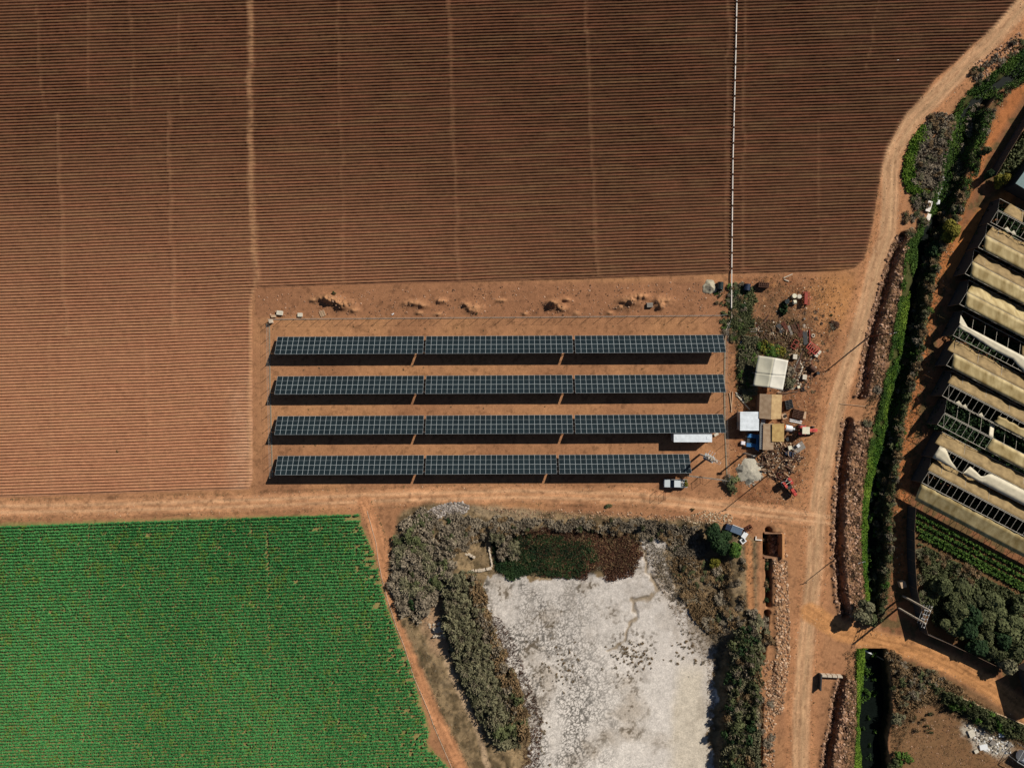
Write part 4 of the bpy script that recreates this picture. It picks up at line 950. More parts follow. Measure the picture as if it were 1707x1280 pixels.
def sheet(par, name, s0, s1, l0, l1, mat, seed, jag0=0.0, jag1=0.0, n=None, endj=0.0):
    """sheet between section points s=(offset along NV, z), from l0 to l1 along the tunnel"""
    n = n or max(6, int((l1-l0)/.8)); k = 4; rg = np.random.default_rng(seed); vs = []; fs = []
    for i in range(n+1):
        l_ = l0+(l1-l0)*i/n; j0 = jag0*abs(math.sin(i*1.1+seed))*rg.random(); j1 = jag1*abs(math.sin(i*.9+seed))*rg.random()
        for j in range(k+1):
            t = j0+(1-j0-j1)*j/k; off = s0[0]+(s1[0]-s0[0])*t; z = s0[1]+(s1[1]-s0[1])*t-(.10 if s1[1] < 3.5 else .03)*4*t*(1-t)*(0.5+0.5*math.cos(i*math.pi*0.7))
            u_ = max(0.0, 1-(l_-l0)/6.0) if l0 < 3 else 0.0; cut = abs(off)*0.42*u_
            if name == 'roof_sheet' and s1[1] < 3: z += t*(1-.4*t)*(.34*math.sin(l_*1.05+seed)+.2*math.sin(l_*2.3+seed*2))
            p = DV*(l_+cut+(endj*(rg.random()-.5) if i in (0, n) else 0))+NV*off; vs.append((p.x, p.y, z+rg.normal()*.015))
    for i in range(n):
        for j in range(k): q = i*(k+1)+j; fs.append((q, q+k+1, q+k+2, q+1))
    b = MB(); b.add(vs, fs); o = b.build(name, mat, par, smooth=True); sm = o.modifiers.new('solid', 'SOLIDIFY'); sm.thickness = .01; return o
# section of one tunnel: gutter A (upper right), ridge B, open high edge C (lower left)
ZA, ZB, ZC = 2.9, 4.5, 4.15
OA, OB, OC = 3.05, 0.0, -2.7
conf = [ # name, ridge west tip in photo px, config of sheets
 ('z', (1664,350), [('up',1.0,5.5,M_SHT),('up',9,34,M_SHT),('rag',7,34,M_SHY)], 'frame only west end at the top of the greenhouse block'),
 ('a', (1643,392), [('up',0,34,M_SHT),('lo',0,34,M_SHY)], 'complete yellow tunnel nearest the orange path'),
 ('b', (1621,436), [('up',0,34,M_SHT),('lo',0,34,M_SHY)], 'second complete yellow tunnel from the top'),
 ('c', (1612,487), [('up',0,34,M_SHY),('lo',0,34,M_SHY)], 'third yellow tunnel just above the torn white one'),
 ('d', (1601,539), [('tornlo',0,34,M_SHW),('up',14,24,M_SHT)], 'tunnel with one long white strip of torn plastic'),
 ('e', (1590,589), [('up',-1.5,34,M_SHT),('lo',0,34,M_SHY)], 'yellow tunnel with grey upper sheet below the torn white strip'),
 ('f', (1583,640), [('up',-.5,34,M_SHT),('rag',10,34,M_SHY)], 'tunnel with bare ladder-like frame and white scraps of plastic'),
 ('g', (1575,688), [('lo',11,34,M_SHY),('up',10,11,M_SHW)], 'roofless tunnel showing green plants and bare frame'),
 ('h', (1567,743), [('up',-1.2,34,M_SHT),('torn2',0,34,M_SHW)], 'tunnel with ragged holes in pale torn sheets'),
 ('i', (1549,785), [('up',-.4,34,M_SHT),('side',-1.2,34,M_SHY)], 'lowest tunnel with open frame and yellow side apron')]
GHP = []
for gi, (k_, tip, sheets, lab) in enumerate(conf):
    x, y = W(*tip, ZB); e = empty('greenhouse_tunnel', x, y, 0, 0, lab, 'greenhouse', 'greenhouse tunnels east of the canal'); GHP.append((x, y))
    for si, (kind, l0, l1, mt) in enumerate(sheets):
        sd = gi*10+si
        if kind == 'up': sheet(e, 'roof_sheet', (OB+.05,ZB+.03), (OA,ZA), l0, l1, mt, sd, 0, .10)
        elif kind == 'lo': sheet(e, 'roof_sheet', (OB-.05,ZB+.02), (OC,ZC), l0, l1, mt, sd)
        elif kind == 'tornlo':
            b = MB(); rg = np.random.default_rng(4); n = 40; vs = []; fs = []
            for i in range(n+1):
                l_ = 34*i/n; wdt = np.interp(l_, [0,2,6,10,13,16,34], [.35,.35,.5,.6,.55,1,1]); o0 = -.0; o1 = OC*wdt*(1+.1*(rg.random()-.5)) if wdt < 1 else OC
                for j in range(4): t = j/3; p = DV*l_+NV*(o0+(o1-o0)*t); vs.append((p.x, p.y, ZB+.03-.25*t*abs(o1/OC)-.06*math.sin(i*.8)*(t*(1-t)*4)))
            for i in range(n):
                for j in range(3): q = i*4+j; fs.append((q, q+4, q+5, q+1))
            b.add(vs, fs); o = b.build('torn_sheet', mt, e, smooth=True); sm = o.modifiers.new('solid','SOLIDIFY'); sm.thickness = .01
            b = MB(); p0 = NV*0; b.add([(*(NV*1.6+DV*-.6).xy,ZB-.2),(*(NV*.0-DV*.2).xy,ZB),(*(NV*-.3+DV*2.2).xy,ZB),(*(NV*.4-DV*-1.2).xy,ZB-.3)], [(0,1,2,3)])
            for (l_, w) in ((17,.9),(20.5,1.0),(23,.8)): b.add([(*(NV*.0+DV*l_).xy,ZB),(*(NV*(w+.8)+DV*(l_+.5)).xy,ZB-.3),(*(NV*.1+DV*(l_+1.8)).xy,ZB)], [(0,1,2)])
            o = b.build('torn_flap', mt, e); sm = o.modifiers.new('solid','SOLIDIFY'); sm.thickness = .01
        elif kind == 'rag':
            sheet(e, 'torn_sheet', (-.9,ZB-.05), (OC,ZC), 11.8, 34, mt, sd, .25, .0, endj=.6)
            b = MB()
            for (l_, L_) in ((3.0,1.6),(4.5,1.2),(8.2,1.2)): b.add([(*(NV*(OC+.05)+DV*l_).xy,ZC+.02),(*(NV*(OC+.7)+DV*(l_+.4)).xy,ZC+.05),(*(NV*(OC+.1)+DV*(l_+L_)).xy,ZC+.02),(*(NV*(OC-.2)+DV*(l_+L_*.6)).xy,ZC-.1)], [(0,1,2,3)])
            o = b.build('plastic_scrap', M_SHW, e); sm = o.modifiers.new('solid','SOLIDIFY'); sm.thickness = .01
        elif kind == 'torn2':
            b = MB(); rg = np.random.default_rng(8); n = 60; vs = []; fs = []
            for i in range(n+1):
                l_ = 34*i/n; s0 = np.interp(l_, [0,1.4,3.2,5.6,6,7.2,7.3,9,10.5,11.5,13,34], [0,0,.55,.98,1,1,.3,.45,.62,.1,.05,.0])
                for j in range(4): t = s0+(1.0-s0)*j/3; p = DV*l_+NV*(OC*t); vs.append((p.x, p.y, ZB+.02-.25*t+rg.normal()*.02))
            for i in range(n):
                for j in range(3): q = i*4+j; fs.append((q, q+4, q+5, q+1))
            b.add(vs, fs); o = b.build('torn_sheet', mt, e, smooth=True); sm = o.modifiers.new('solid','SOLIDIFY'); sm.thickness = .01
        elif kind == 'side': sheet(e, 'side_apron', (OC-.05,ZC-.1), (OC-3.6,2.2), l0, l1, mt, sd)
    # timber frame
    m = MB()
    for (off, z) in ((OB,ZB-.02),(OB-.22,ZB-.05),(OC,ZC-.05),(OA,ZA-.05)):
        a = NV*off; b = NV*off+DV*LEN; m.tube((a.x,a.y,z), (b.x,b.y,z), .05, 6)
    m.build('ridge_beam', M_TIN, e); m = MB()
    for i in range(int(LEN/1.35)+1):
        l_ = i*1.35; a = NV*OB+DV*l_; b = NV*OC+DV*l_; m.tube((a.x,a.y,ZB-.06), (b.x,b.y,ZC-.08), .035, 5)
        if i % 2 == 0: c = NV*OA+DV*l_; m.tube((a.x,a.y,ZB-.08), (c.x,c.y,ZA-.06), .03, 5)
    a = NV*OB; b = NV*OC+DV*1.35; m.tube((a.x,a.y,ZB-.06),(b.x,b.y,ZC-.08),.035,5)
    m.build('rafter', M_TIN, e)
    for i in range(int(LEN/2.7)+1):
        for off, z in ((OA,ZA-.05),(OC,ZC-.05)): a = NV*off+DV*(i*2.7); m = MB(); m.tube((a.x,a.y,-.2),(a.x,a.y,z),.06,6); m.build('post', M_WOOD, e)
    # gable netting at the west end
    q = [NV*OA, NV*OB, NV*OC]; m = MB(); m.add([(q[0].x,q[0].y,ZA),(q[1].x,q[1].y,ZB-.04),(q[2].x,q[2].y,ZC-.06),(q[2].x,q[2].y,0),(q[0].x,q[0].y,0)], [(0,1,2,3,4)]); o = m.build('end_netting', M_NET, e); sm = o.modifiers.new('solid','SOLIDIFY'); sm.thickness = .02
# plants inside: beds seen through the open spans
def bed_rows(name, starts, L, style, label, cat, seed, hgt=1.2, w=.45, dens=9, lead=0.0, leaf=.42):
    rng = np.random.default_rng(seed); P3 = []
    for (x, y) in starts:
        n = int(L*dens); l_ = rng.random(n)*L+lead; o = rng.normal(size=n)*w; P3.append(np.stack([x+DV.x*l_+NV.x*o, y+DV.y*l_+NV.y*o, np.zeros(n)], 1))
    c = np.concatenate(P3); c[:, 2] = hz(c[:, 0], c[:, 1])+hgt*rng.random(len(c)); nn = rng.normal(size=(len(c), 3)); nn[:, 2] = np.abs(nn[:, 2])+.4; nn /= np.linalg.norm(nn, axis=1, keepdims=True)
    v, f = leaf_quads(c, nn, leaf, 1.1, rng); c0, c1 = np.array(alb(*STY[style][0])), np.array(alb(*STY[style][1])); t = rng.random((len(c), 1))
    return tag(fast_mesh(name, v, f, M_LEAF, np.repeat(c0*(1-t)+c1*t, 4, axis=0)), label, cat, None, 'stuff')
st = []
for (x, y) in GHP:
    for o in (2.2, .5, -1.2): st.append((x+NV.x*o, y+NV.y*o))
bed_rows('greenhouse_plants', st, 33, 'dark', 'dark leafy plants growing in the greenhouse tunnels', 'plants', 5, 1.5, .55, 26)
gx7, gy7 = GHP[7]; bed_rows('greenhouse_plants', [(gx7+NV.x*o, gy7+NV.y*o) for o in (3.2,1.8,.4,-1.0,-2.2)], 24, 'dark', 'dense green plants showing in the roofless tunnel', 'plants', 6, 2.4, .5, 60)
st = [(*W(1524+dx, 855+i*12.2),) for i, dx in enumerate((0, 0, 1, 8))]
bed_rows('vegetable_rows', st, 30, 'green', 'green vegetable rows below the lowest tunnel', 'plants', 7, .6, .17, 70, leaf=.3)
st = [(*W(1530+2*i, 906+i*12.5),) for i in range(7)]
bed_rows('vegetable_rows', st, 28, 'olive', 'thin brownish plant rows above the tree grove', 'plants', 8, .6, .16, 34, leaf=.26)
# dark windbreak netting
def windbreak(pts, h, label, w=.05):
    x0, y0 = W(*pts[0]); e = empty('windbreak_fence', x0, y0, float(hz(x0, y0)), 0, label, 'fence'); m = MB(); t = MB(); P_ = [W(*p) for p in pts]
    for (a, b) in zip(P_[:-1], P_[1:]):
        A_ = Vector((a[0]-x0, a[1]-y0, 0)); B_ = Vector((b[0]-x0, b[1]-y0, 0)); d = (B_-A_); n = max(1, round(d.length/2.5)); nn = Vector((-d.y, d.x, 0)).normalized()*.02
        m.add([tuple(A_-nn), tuple(B_-nn), tuple(B_-nn+Vector((0,0,h))), tuple(A_-nn+Vector((0,0,h))), tuple(A_+nn), tuple(B_+nn), tuple(B_+nn+Vector((0,0,h))), tuple(A_+nn+Vector((0,0,h)))], [(0,1,2,3),(4,5,6,7),(3,2,6,7)])
        t.tube(A_+Vector((0,0,h+.05)), B_+Vector((0,0,h+.05)), .03, 6)
        for i in range(n): q = A_+d*(i/n); p = MB(); p.tube(q+Vector((0,0,-.4)), q+Vector((0,0,h+.1)), .05, 6); p.build('post', M_WOOD, e)
    fixn(m.build('netting', M_NET, e)); t.build('top_wire', M_WOOD, e); return e
windbreak([(1513,842),(1511,880),(1512,930),(1515,975),(1524,1015),(1533,1050)], 3.0, 'dark net windbreak curving beside the canal track')
windbreak([(1533,1050),(1566,1064),(1610,1084),(1655,1106),(1668,1112)], 2.3, 'dark net windbreak with pale top wire above the side road')
windbreak([(1760,110),(1712,186),(1690,222),(1662,268),(1644,300)], 3.0, 'dark net windbreak along the upper right vegetable plot')
st = [(*W(1665+i*11, 292+i*8),) for i in range(5)]
DVs, NVs = DV, NV
DV = Vector((math.cos(math.radians(56)), math.sin(math.radians(56)), 0)); NV = Vector((-DV.y, DV.x, 0))
bed_rows('vegetable_rows', st, 26, 'olive', 'green vegetable rows at the upper right edge', 'plants', 9, .7, .4, 60)
DV, NV = DVs, NVs
# grey green sheet roof at the right edge
M_TEAL = pmat('grey_green_sheet', alb(112, 134, 132), .5, var=.12)
o = W(1712, 300); e = empty('sheet_roofed_shelter', o[0], o[1], 0, 0, 'grey-green sheet roof cut by the upper right edge', 'shelter')
m = slab([(1693,306,4.6),(1735,248,5.2),(1800,290,5.2),(1765,350,4.6)], o); fixn(m.build('roof', M_TEAL, e))
m = MB(); c_ = [Wl(1697,306,4.3,o), Wl(1735,254,4.3,o), Wl(1795,292,4.3,o), Wl(1763,344,4.3,o)]; m.add([(*q, -.2) for q in c_]+[(*q, 4.45) for q in c_], [(0,1,5,4),(1,2,6,5),(2,3,7,6),(3,0,4,7)]); fixn(m.build('wall', M_NET, e))
o = W(1745, 1148); e = empty('netting_shelter', o[0], o[1], 0, 0, 'dark netting shelter beyond the lower right edge of the side road', 'shelter')
m = slab([(1716,1122,4.2),(1764,1098,4.2),(1792,1176,4.2),(1736,1196,4.2)], o); fixn(m.build('roof', M_NET, e))
m = MB(); c_ = [Wl(1718,1124,4.1,o), Wl(1762,1101,4.1,o), Wl(1789,1175,4.1,o), Wl(1737,1193,4.1,o)]; m.add([(*q, -.2) for q in c_]+[(*q, 4.12) for q in c_], [(0,1,5,4),(1,2,6,5),(2,3,7,6),(3,0,4,7)]); fixn(m.build('wall', M_NET, e))
# small structure at the bottom right corner
o = W(1706, 1258); e = empty('white_tank_shelter', o[0], o[1], 0, math.radians(-30), 'white curved tank and frame at the lower right corner', 'shelter')
m = MB(); m.tube((-1.6,-.2,1.2),(2.2,-.2,1.2),1.15,14); m.build('tank', M_WHITE, e, .05); m = MB(); m.bar((-2.6,1.6,2.4),(3,1.6,2.4),.12,.12); m.bar((-2.6,-1.6,2.4),(3,-1.6,2.4),.12,.12)
for sx in (-2.5, 0.3, 2.9):
    m.bar((sx,-1.6,2.4),(sx,1.6,2.4),.1,.1)
    for sy in (-1.6, 1.6): m.tube((sx,sy,-.2),(sx,sy,2.4),.07,6)
m.build('frame', M_STEEL, e)
# ------------------------------------------------------------------ junk and small things of the yard
def place(o, px, py, rz=0.0, h=0.3, z=None):
    x, y = W(px, py, h); o.location = (x, y, float(hz(x, y)) if z is None else z); o.rotation_euler = (0, 0, rz); return o
def plank(x1, y1, x2, y2, w, mat, label, t=.06, z=.03, name='plank', cat='plank', group=None, lift=0.0):
    a = W(x1, y1, .1); b = W(x2, y2, .1); c = ((a[0]+b[0])/2, (a[1]+b[1])/2); z0 = float(hz(*c)); m = MB()
    m.bar((a[0]-c[0], a[1]-c[1], z), (b[0]-c[0], b[1]-c[1], z+lift), w, t); o = m.build(name, mat, None, .01); o.location = (*c, z0); return tag(o, label, cat, group)
def pallet(px, py, rz, mat, label, layers=1, w=1.1, d=1.2, group=None):
    e = empty('pallet' if layers == 1 else 'pallet_stack', *W(px, py, .3), hzp(px, py), rz, label, 'pallet', group)
    for k in range(layers):
        m = MB(); z = k*.15
        for i in range(6): m.box(-w/2, -d/2+i*d/5.6, z+.12, w/2, -d/2+i*d/5.6+.12, z+.145)
        m.build('deck', mat, e); m = MB()
        for i in (-w/2, -.05, w/2-.1): m.box(i, -d/2, z, i+.1, d/2, z+.12)
        m.build('bearer', mat, e)
    return e
def tyre(px, py, r, label, mat=M_RUBBER, tilt=0.0, z=0.0, h=.2):
    m = MB(); m.ring((0, 0, r*.28), r*.72, r*.28, 'Z', 20, 8); o = m.build('tyre', mat, smooth=True); place(o, px, py, 0, h); o.rotation_euler = (tilt, 0, 0); o.location.z += z; return tag(o, label, 'tyre')
def drum(px, py, r, hh, label, mat, lying=None, name='drum', cat='drum', z=0.0):
    m = MB()
    if lying is None: m.tube((0,0,0),(0,0,hh), r, 18); m.ring((0,0,hh), r-.02, .025); m.ring((0,0,hh*.5), r, .02); m.tube((r*.5,0,hh),(r*.5,0,hh+.03), .05)
    else: m.tube((-hh/2,0,r),(hh/2,0,r), r, 18); m.ring((-hh/2,0,r), r, .02, 'X'); m.ring((hh/2,0,r), r, .02, 'X')
    o = m.build(name, mat, None, .01); place(o, px, py, lying or 0, hh*.5 if lying is None else r); o.location.z += z; return tag(o, label, cat)
def carton(px, py, w, d, h, rz, mat, label, name='crate', cat='crate', z=0.0):
    m = MB(); m.box(-w/2, -d/2, 0, w/2, d/2, h); m.box(-w/2-.02, -d/2-.02, h, w/2+.02, d/2+.02, h+.03); m.box(-w/2+.06, -.03, h+.03, w/2-.06, .03, h+.045); o = m.build(name, mat, None, .02); place(o, px, py, rz, h); o.location.z += z; return tag(o, label, cat)
def implement(px, py, rz, L, wd, mat, label, rows=4, name='farm_implement'):
    e = empty(name, *W(px, py, .6), hzp(px, py), rz, label, 'farm implement'); m = MB()
    for y in (-wd/2, wd/2): m.bar((-L/2, y, .7), (L/2, y, .7), .12, .12)
    for i in range(rows): x = -L/2+L*i/(rows-1); m.bar((x, -wd/2, .7), (x, wd/2, .7), .12, .12)
    m.build('frame', mat, e, .01); m = MB()
    for i in range(rows+1):
        x = -L/2+L*(i+.0)/rows
        for y in (-wd/4, wd/4): m.bar((x, y, .7), (x, y-.1, .05), .06, .10); m.tube((x, y, .2), (x+.05, y, .2), .22, 10)
    m.build('tine', M_RUST, e); m = MB(); m.tube((-.3, -wd/2-.7, .6), (0, -wd/2, .7), .05, 6); m.tube((.3, -wd/2-.7, .6), (0, -wd/2, .7), .05, 6); m.build('hitch', mat, e)
    return e
M_BLK = pmat('black_plastic', (.02,.03,.03), .35, var=.3); M_GRY = pmat('grey_sheet', alb(132,124,114), .8, var=.2); M_CRM = M_PALE
M_NVY = pmat('blue_black_plastic', alb(36,46,66), .5, var=.4); M_SACK = pmat('pale_sack', alb(206,196,176), .9, var=.15); M_GREEN = pmat('green_plastic', alb(30,96,78), .6, var=.2)
# drums and bags near the upper end of the yard
drum(1323.5, 493.5, .48, .8, 'cream drum left of the red seed drill', M_CRM); drum(1331.5, 494.5, .46, .8, 'yellowish drum touching the red seed drill', M_SACK)
drum(1324.5, 503.8, .45, .6, 'cream drum lying below two others', M_CRM, 0.1)
drum(1311, 503, .5, 1.0, 'black drum with white ring at the green weed clump', M_BLK)
for i, (a, b, w, d, z, l) in enumerate(((1310,509,1.3,1.0,.7,'upper black tarpaulin bundle below the drums'),(1305,519,1.2,1.3,.6,'lower dark green tarpaulin bundle below the drums'))):
    o = shrub_mesh('tarpaulin', 950+i, .8, z, 'dark', .7, 60, 1.0); place(o, a, b); tag(o, l, 'tarpaulin')
implement(1343.5, 497.5, math.radians(88), 2.6, 1.3, M_RED2, 'rusty red seed drill standing in the open upper yard', 5)
implement(1355, 580.5, math.radians(-38), 2.4, 1.5, M_RED, 'red lattice cultivator in the middle of the yard', 6)
carton(1361.5, 591.5, .7, .8, .6, -.65, M_SACK, 'grey pallet box at the lower end of the red cultivator'); carton(1366, 587.5, .5, .8, .7, -.65, M_SACK, 'narrow pale box beside the red cultivator')
implement(1325, 574, math.radians(60), 1.8, 1.0, M_RED2, 'small rusty red plough left of the cultivator', 3)
tyre(1355.5, 559.5, .42, 'pale tyre lying alone in the open yard', M_CONC); tyre(1370, 539.3, .28, 'small dark tyre far right of the scrap', M_RUBBER)
tyre(1287.5, 556.5, .36, 'white wheel disc on the brown scrub', M_SACK); tyre(1293.5, 564, .3, 'grey ring lying right of the white disc', M_GRY); tyre(1278.5, 565.5, .32, 'dark ring lying left of the white disc', M_RUBBER)
pallet(1271, 476, 1.5, M_WOODR, 'tall dark pallet stack in the upper yard', 8, 1.0, 2.2)
for i, (x1, y1, x2, y2, w, l) in enumerate(((1296,541,1304,554,1.0,'dark sheet at the left end of the beam pile'),(1304,537.5,1315,552,.9,'dark rusty sheet leaning next to the beams'),(1314,543,1320,558,.5,'grey board first of the parallel beams'),(1319,541,1326,556,.42,'brown board second of the parallel beams'),
    (1322.5,540,1330,555,.35,'brown board third of the parallel beams'),(1329,540,1334,552,.35,'dark board last of the parallel beams'),(1331,561,1339,553,1.2,'square rusty panel below the parallel beams'),(1341,553,1343,575,.9,'long dark rusty trough right of the panels'),
    (1349,550,1350,572,.22,'red oxide beam standing beside the dark trough'))):
    plank(x1, y1, x2, y2, w, [M_DARK, M_RUST, M_GRY, M_WOODR, M_WOODR, M_RUST, M_RUST, M_DARK, M_RED2][i], l, .22, .12, 'sheet' if w > .8 else 'beam', 'scrap metal')
for i, (x1, y1, x2, y2, w, mt, l, nm) in enumerate((
    (1268,542,1299,557.5,.22,M_WOODR,'long thin beam slanting across the scrap','beam'),(1270,541,1282,525,.25,M_WOODR,'dark beam rising to the upper right of the scrap','beam'),(1250,549,1270,547,.12,M_GRY,'grey pipe end left of the scrap','pipe'),
    (1250,553,1272,552,.12,M_GRY,'second grey pipe below the first left of the scrap','pipe'),(1241,504.5,1249,509.5,.16,M_SACK,'short white tube near the upper shrubs','pipe'),(1306,463.5,1321,457,.18,M_CONC,'upper arm of the pale bent post at the field edge','post'),
    (1307,466,1315,469,.2,M_CONC,'lower arm of the pale bent post at the field edge','post'),(1324,622,1340,583,.35,M_WOODR,'long brown beam right of the fabric canopy','beam'),(1322,620,1336,588,.2,M_GRY,'long grey rail beside the brown beam','beam'),
    (1332,630,1338,611,.3,M_SACK,'pink-white post above the cream box','post'),(1216,655,1220,686,.14,M_WOODP,'left upright pole between fence and kiosk','pole'),(1221,653,1219,687,.14,M_WOODP,'right upright pole between fence and kiosk','pole'),
    (1213,700,1232,690,.12,M_WOODP,'thin stick pointing at the white kiosk','pole'),(1226,654,1247,668,.16,M_SACK,'topmost white pole of the fan left of the gabled shed','pole'),(1227,657,1250,683,.2,M_SACK,'thick white pole of the fan left of the gabled shed','pole'),
    (1232,662,1241,670,.2,M_SACK,'short white pole of the fan left of the gabled shed','pole'),(1226,659,1245,671,.12,M_WOODP,'thin middle pole of the fan left of the gabled shed','pole'),(1296,656,1330,653,.16,M_WOOD,'long grey log under the lower edge of the canopy','log'),
    (1300,659,1333,650,.14,M_WOODR,'darker log below the grey log at the canopy','log'),(1296,654,1326,647,.1,M_CONC,'thin pale pole at the lower canopy corner','pole'),(1316.5,698.5,1337,702.5,.22,M_WHITE,'upper white rail of the scrap by the orange tractor load','rail'),
    (1316,701.5,1336,705.5,.2,M_WHITE,'lower white rail of the scrap by the orange tractor load','rail'),(1300,699,1306,706,.2,M_WOODR,'short branch between the two yellow roofs','log'),(1281,735,1283,737,.1,M_WOOD,'stick on the lean-to roof','pole'))):
    plank(x1, y1, x2, y2, w, mt, l, min(w, .16), .08+.02*(i % 4), nm, nm)
carton(1325.5, 594.5, .8, .95, .7, -.1, M_SACK, 'cream box in the dark scrap above the beam'); carton(1341.5, 628.5, .8, .95, .6, -.1, M_SACK, 'pale pink box beside the pink-white post')
drum(1354, 614.5, .55, 1.4, 'lying brown cask near the yard edge', M_WOODR, -.75); drum(1363, 622, .35, .7, 'dark drum behind the lying brown cask', M_DARK)
carton(1331.5, 645, .5, .5, .5, .3, M_CRM, 'yellowish box at the right end of the logs'); tyre(1338, 649, .4, 'dark tyre at the right end of the logs')
carton(1341, 531.5, .0001+.3, .3, .3, .3, M_GRY, 'tiny grey block in the open yard')
M_HEAPD = M_DARK
pallet(1314, 674, .2, M_DARK, 'dark slatted crate right of the gabled shed', 6, 1.5, 1.8)
pallet(1330, 690, -.25, M_WOODR, 'brown lattice platform above the white rails', 4, 2.3, 1.8)
carton(1341.5, 692, .5, 1.5, .4, -.1, M_WOODP, 'yellow trimmed timber frame beside the lattice platform', 'timber_frame', 'frame')
carton(1307.5, 694, .9, 1.0, .8, .3, M_WOODP, 'peach board pile left of the lattice platform'); tyre(1307, 693, .33, 'round dark tyre on the peach board pile', z=.85)
for i, (a, b, w, d, h, mt, l) in enumerate(((1316,746,.7,.7,.5,M_CRM,'cream square box on the timber heap'),(1330,742.5,.6,.6,.5,M_WHITE,'white square box right of the cream one'),(1331,746,2.6,1.6,.25,M_GRY,'grey board sheet under the white square box'),
    (1316,756,1.8,.9,.3,M_NVY,'purple-grey sheet in the timber heap'),(1313,732,.6,.7,.4,M_DARK,'dark metal box with white frame below the sprayer'))):
    carton(a, b, w, d, h, [.2, .7, .55, -.3, .5][i], mt, l, 'box' if w < 1 else 'sheet', 'box' if w < 1 else 'sheet', [.4, .3, 0, 0, 0][i])
implement(1303, 808-13, math.radians(-30), 2.2, .9, M_RUST, 'dark rusty harrow between the brushwood and lower tractor', 3)
plank(1303, 804.5, 1311, 796, .25, M_CONC, 'pale crossbar behind the lower tractor', .2, .9, 'crossbar', 'bar')
# heap of logs and boards
heap = [(1268,756),(1282,750),(1290,738),(1312,734),(1330,748),(1338,762),(1326,782),(1308,802),(1290,800),(1270,785),(1262,770)]
mats = [M_WOODR, M_WOOD, M_WOODR, M_WOODP, M_WOOD]; LOGS = []
for i in range(10):
    m = MB(); m.tube((-.5,0,0),(.5,0.03*(i%3),.03), .5 if False else .07+.015*(i%4), 7, .05); o = m.build('log', mats[i % 5]); COL.objects.unlink(o); LOGS.append(o)
WN = {M_WOODR.name: 'dark brown', M_WOOD.name: 'greyish', M_WOODP.name: 'pale'}; WC = {}
def woodlab(o, L_, where, grp):
    k = (WN[o.data.materials[0].name], 'long' if L_ > 1.2 else 'short', where); WC[k] = WC.get(k, 0)+1; tag(o, f'{k[1]} {k[0]} wood piece {where}, {ordw(WC[k])} from the left', 'scrap wood', grp)
hp = sorted(sample(heap, 130, np.random.default_rng(44)).tolist())
for i, (a, b) in enumerate(hp):
    o = LOGS[i % 10].copy(); COL.objects.link(o); q = math.hypot((a-1298)/36, (b-768)/34); place(o, a, b); L_ = R.uniform(.7, 1.9); o.scale = (L_, 1.2, 1.2)
    o.location.z += .10+max(0, 1.1*(1-q))*R.random(); o.rotation_euler = (R.uniform(-.3, .3), R.uniform(-.35, .35), R.random()*6.28); woodlab(o, L_, 'in the heap below the sheds', 'scrap wood heap below the sheds')
hp = sample([(1262,536),(1290,540),(1322,556),(1330,585),(1318,592),(1290,570),(1262,566)], 46, np.random.default_rng(45)).tolist()+sample([(1322,596),(1350,600),(1352,640),(1322,648),(1314,620)], 34, np.random.default_rng(46)).tolist()
hp.sort()
for i, (a, b) in enumerate(hp):
    o = LOGS[(i*3) % 10].copy(); COL.objects.link(o); place(o, a, b); L_ = R.uniform(.5, 1.6); o.scale = (L_, 1, 1); o.location.z += .08+.25*R.random(); o.rotation_euler = (R.uniform(-.15, .15), R.uniform(-.2, .2), R.random()*6.28)
    woodlab(o, L_, 'scattered above the canopy' if b < 595 else 'scattered right of the canopy', 'sticks scattered round the canopy')
# grey gravel cones
def heap_mesh(name, px, py, r, h, mat, label, seed, el=1.0):
    n = 40; vs = [(0, 0, h)]; fs = []; rings = 14
    for k in range(1, rings+1):
        for i in range(n):
            a = 6.2832*i/n; q = k/rings; rr = r*q*(1+.12*math.sin(3*a+seed)+.06*math.sin(7*a)); z = h*(1-q)**1.1+(vnoise(rr*math.cos(a)*3+seed, rr*math.sin(a)*3, 1, seed)-.5)*.16*h-(.08 if k == rings else 0)
            vs.append((rr*math.cos(a), rr*math.sin(a)*el, float(z)))
    for i in range(n): fs.append((0, 1+i, 1+(i+1) % n))
    for k in range(rings-1):
        for i in range(n): a = 1+k*n+i; b = 1+k*n+(i+1) % n; fs.append((a, a+n, b+n, b))
    m = MB(); m.add(vs, fs); o = m.build(name, mat, smooth=True); place(o, px, py); return tag(o, label, 'heap')
M_GRAV = pmat('grey_gravel', alb(176,168,150), .95, var=.25, scale=9, bump=.6); M_GRAVD = pmat('dark_gravel', alb(112,108,98), .95, var=.25, scale=9, bump=.6)
heap_mesh('gravel_heap', 1250, 785, 2.7, .8, M_GRAV, 'large pale grey gravel heap below the blue trailer', 3)
heap_mesh('gravel_heap', 1236.5, 783, 1.1, .5, M_GRAVD, 'small dark grey heap on the left of the gravel', 5)
heap_mesh('gravel_heap', 1250, 799, 1.2, .35, M_GRAVD, 'low dark heap at the lower edge of the gravel', 7)
# boulder and sack things at the pipe
M_BOUL = pmat('grey_cloth', alb(168,158,134), .9, var=.3, scale=1.5, bump=.5)
heap_mesh('rubble_sack_pile', 1184.5, 478.5, 1.7, .9, M_BOUL, 'grey dumped cloth heap left of the white pipe', 9, .9)
o = drum(1201, 476.5, .6, 1.5, 'dark green bin beside the grey heap', M_BLK, 1.5, 'bin', 'bin'); o = drum(1245.5, 479, .65, 1.3, 'blue-black bundle right of the white pipe', M_NVY, 1.4, 'bundle', 'bundle')
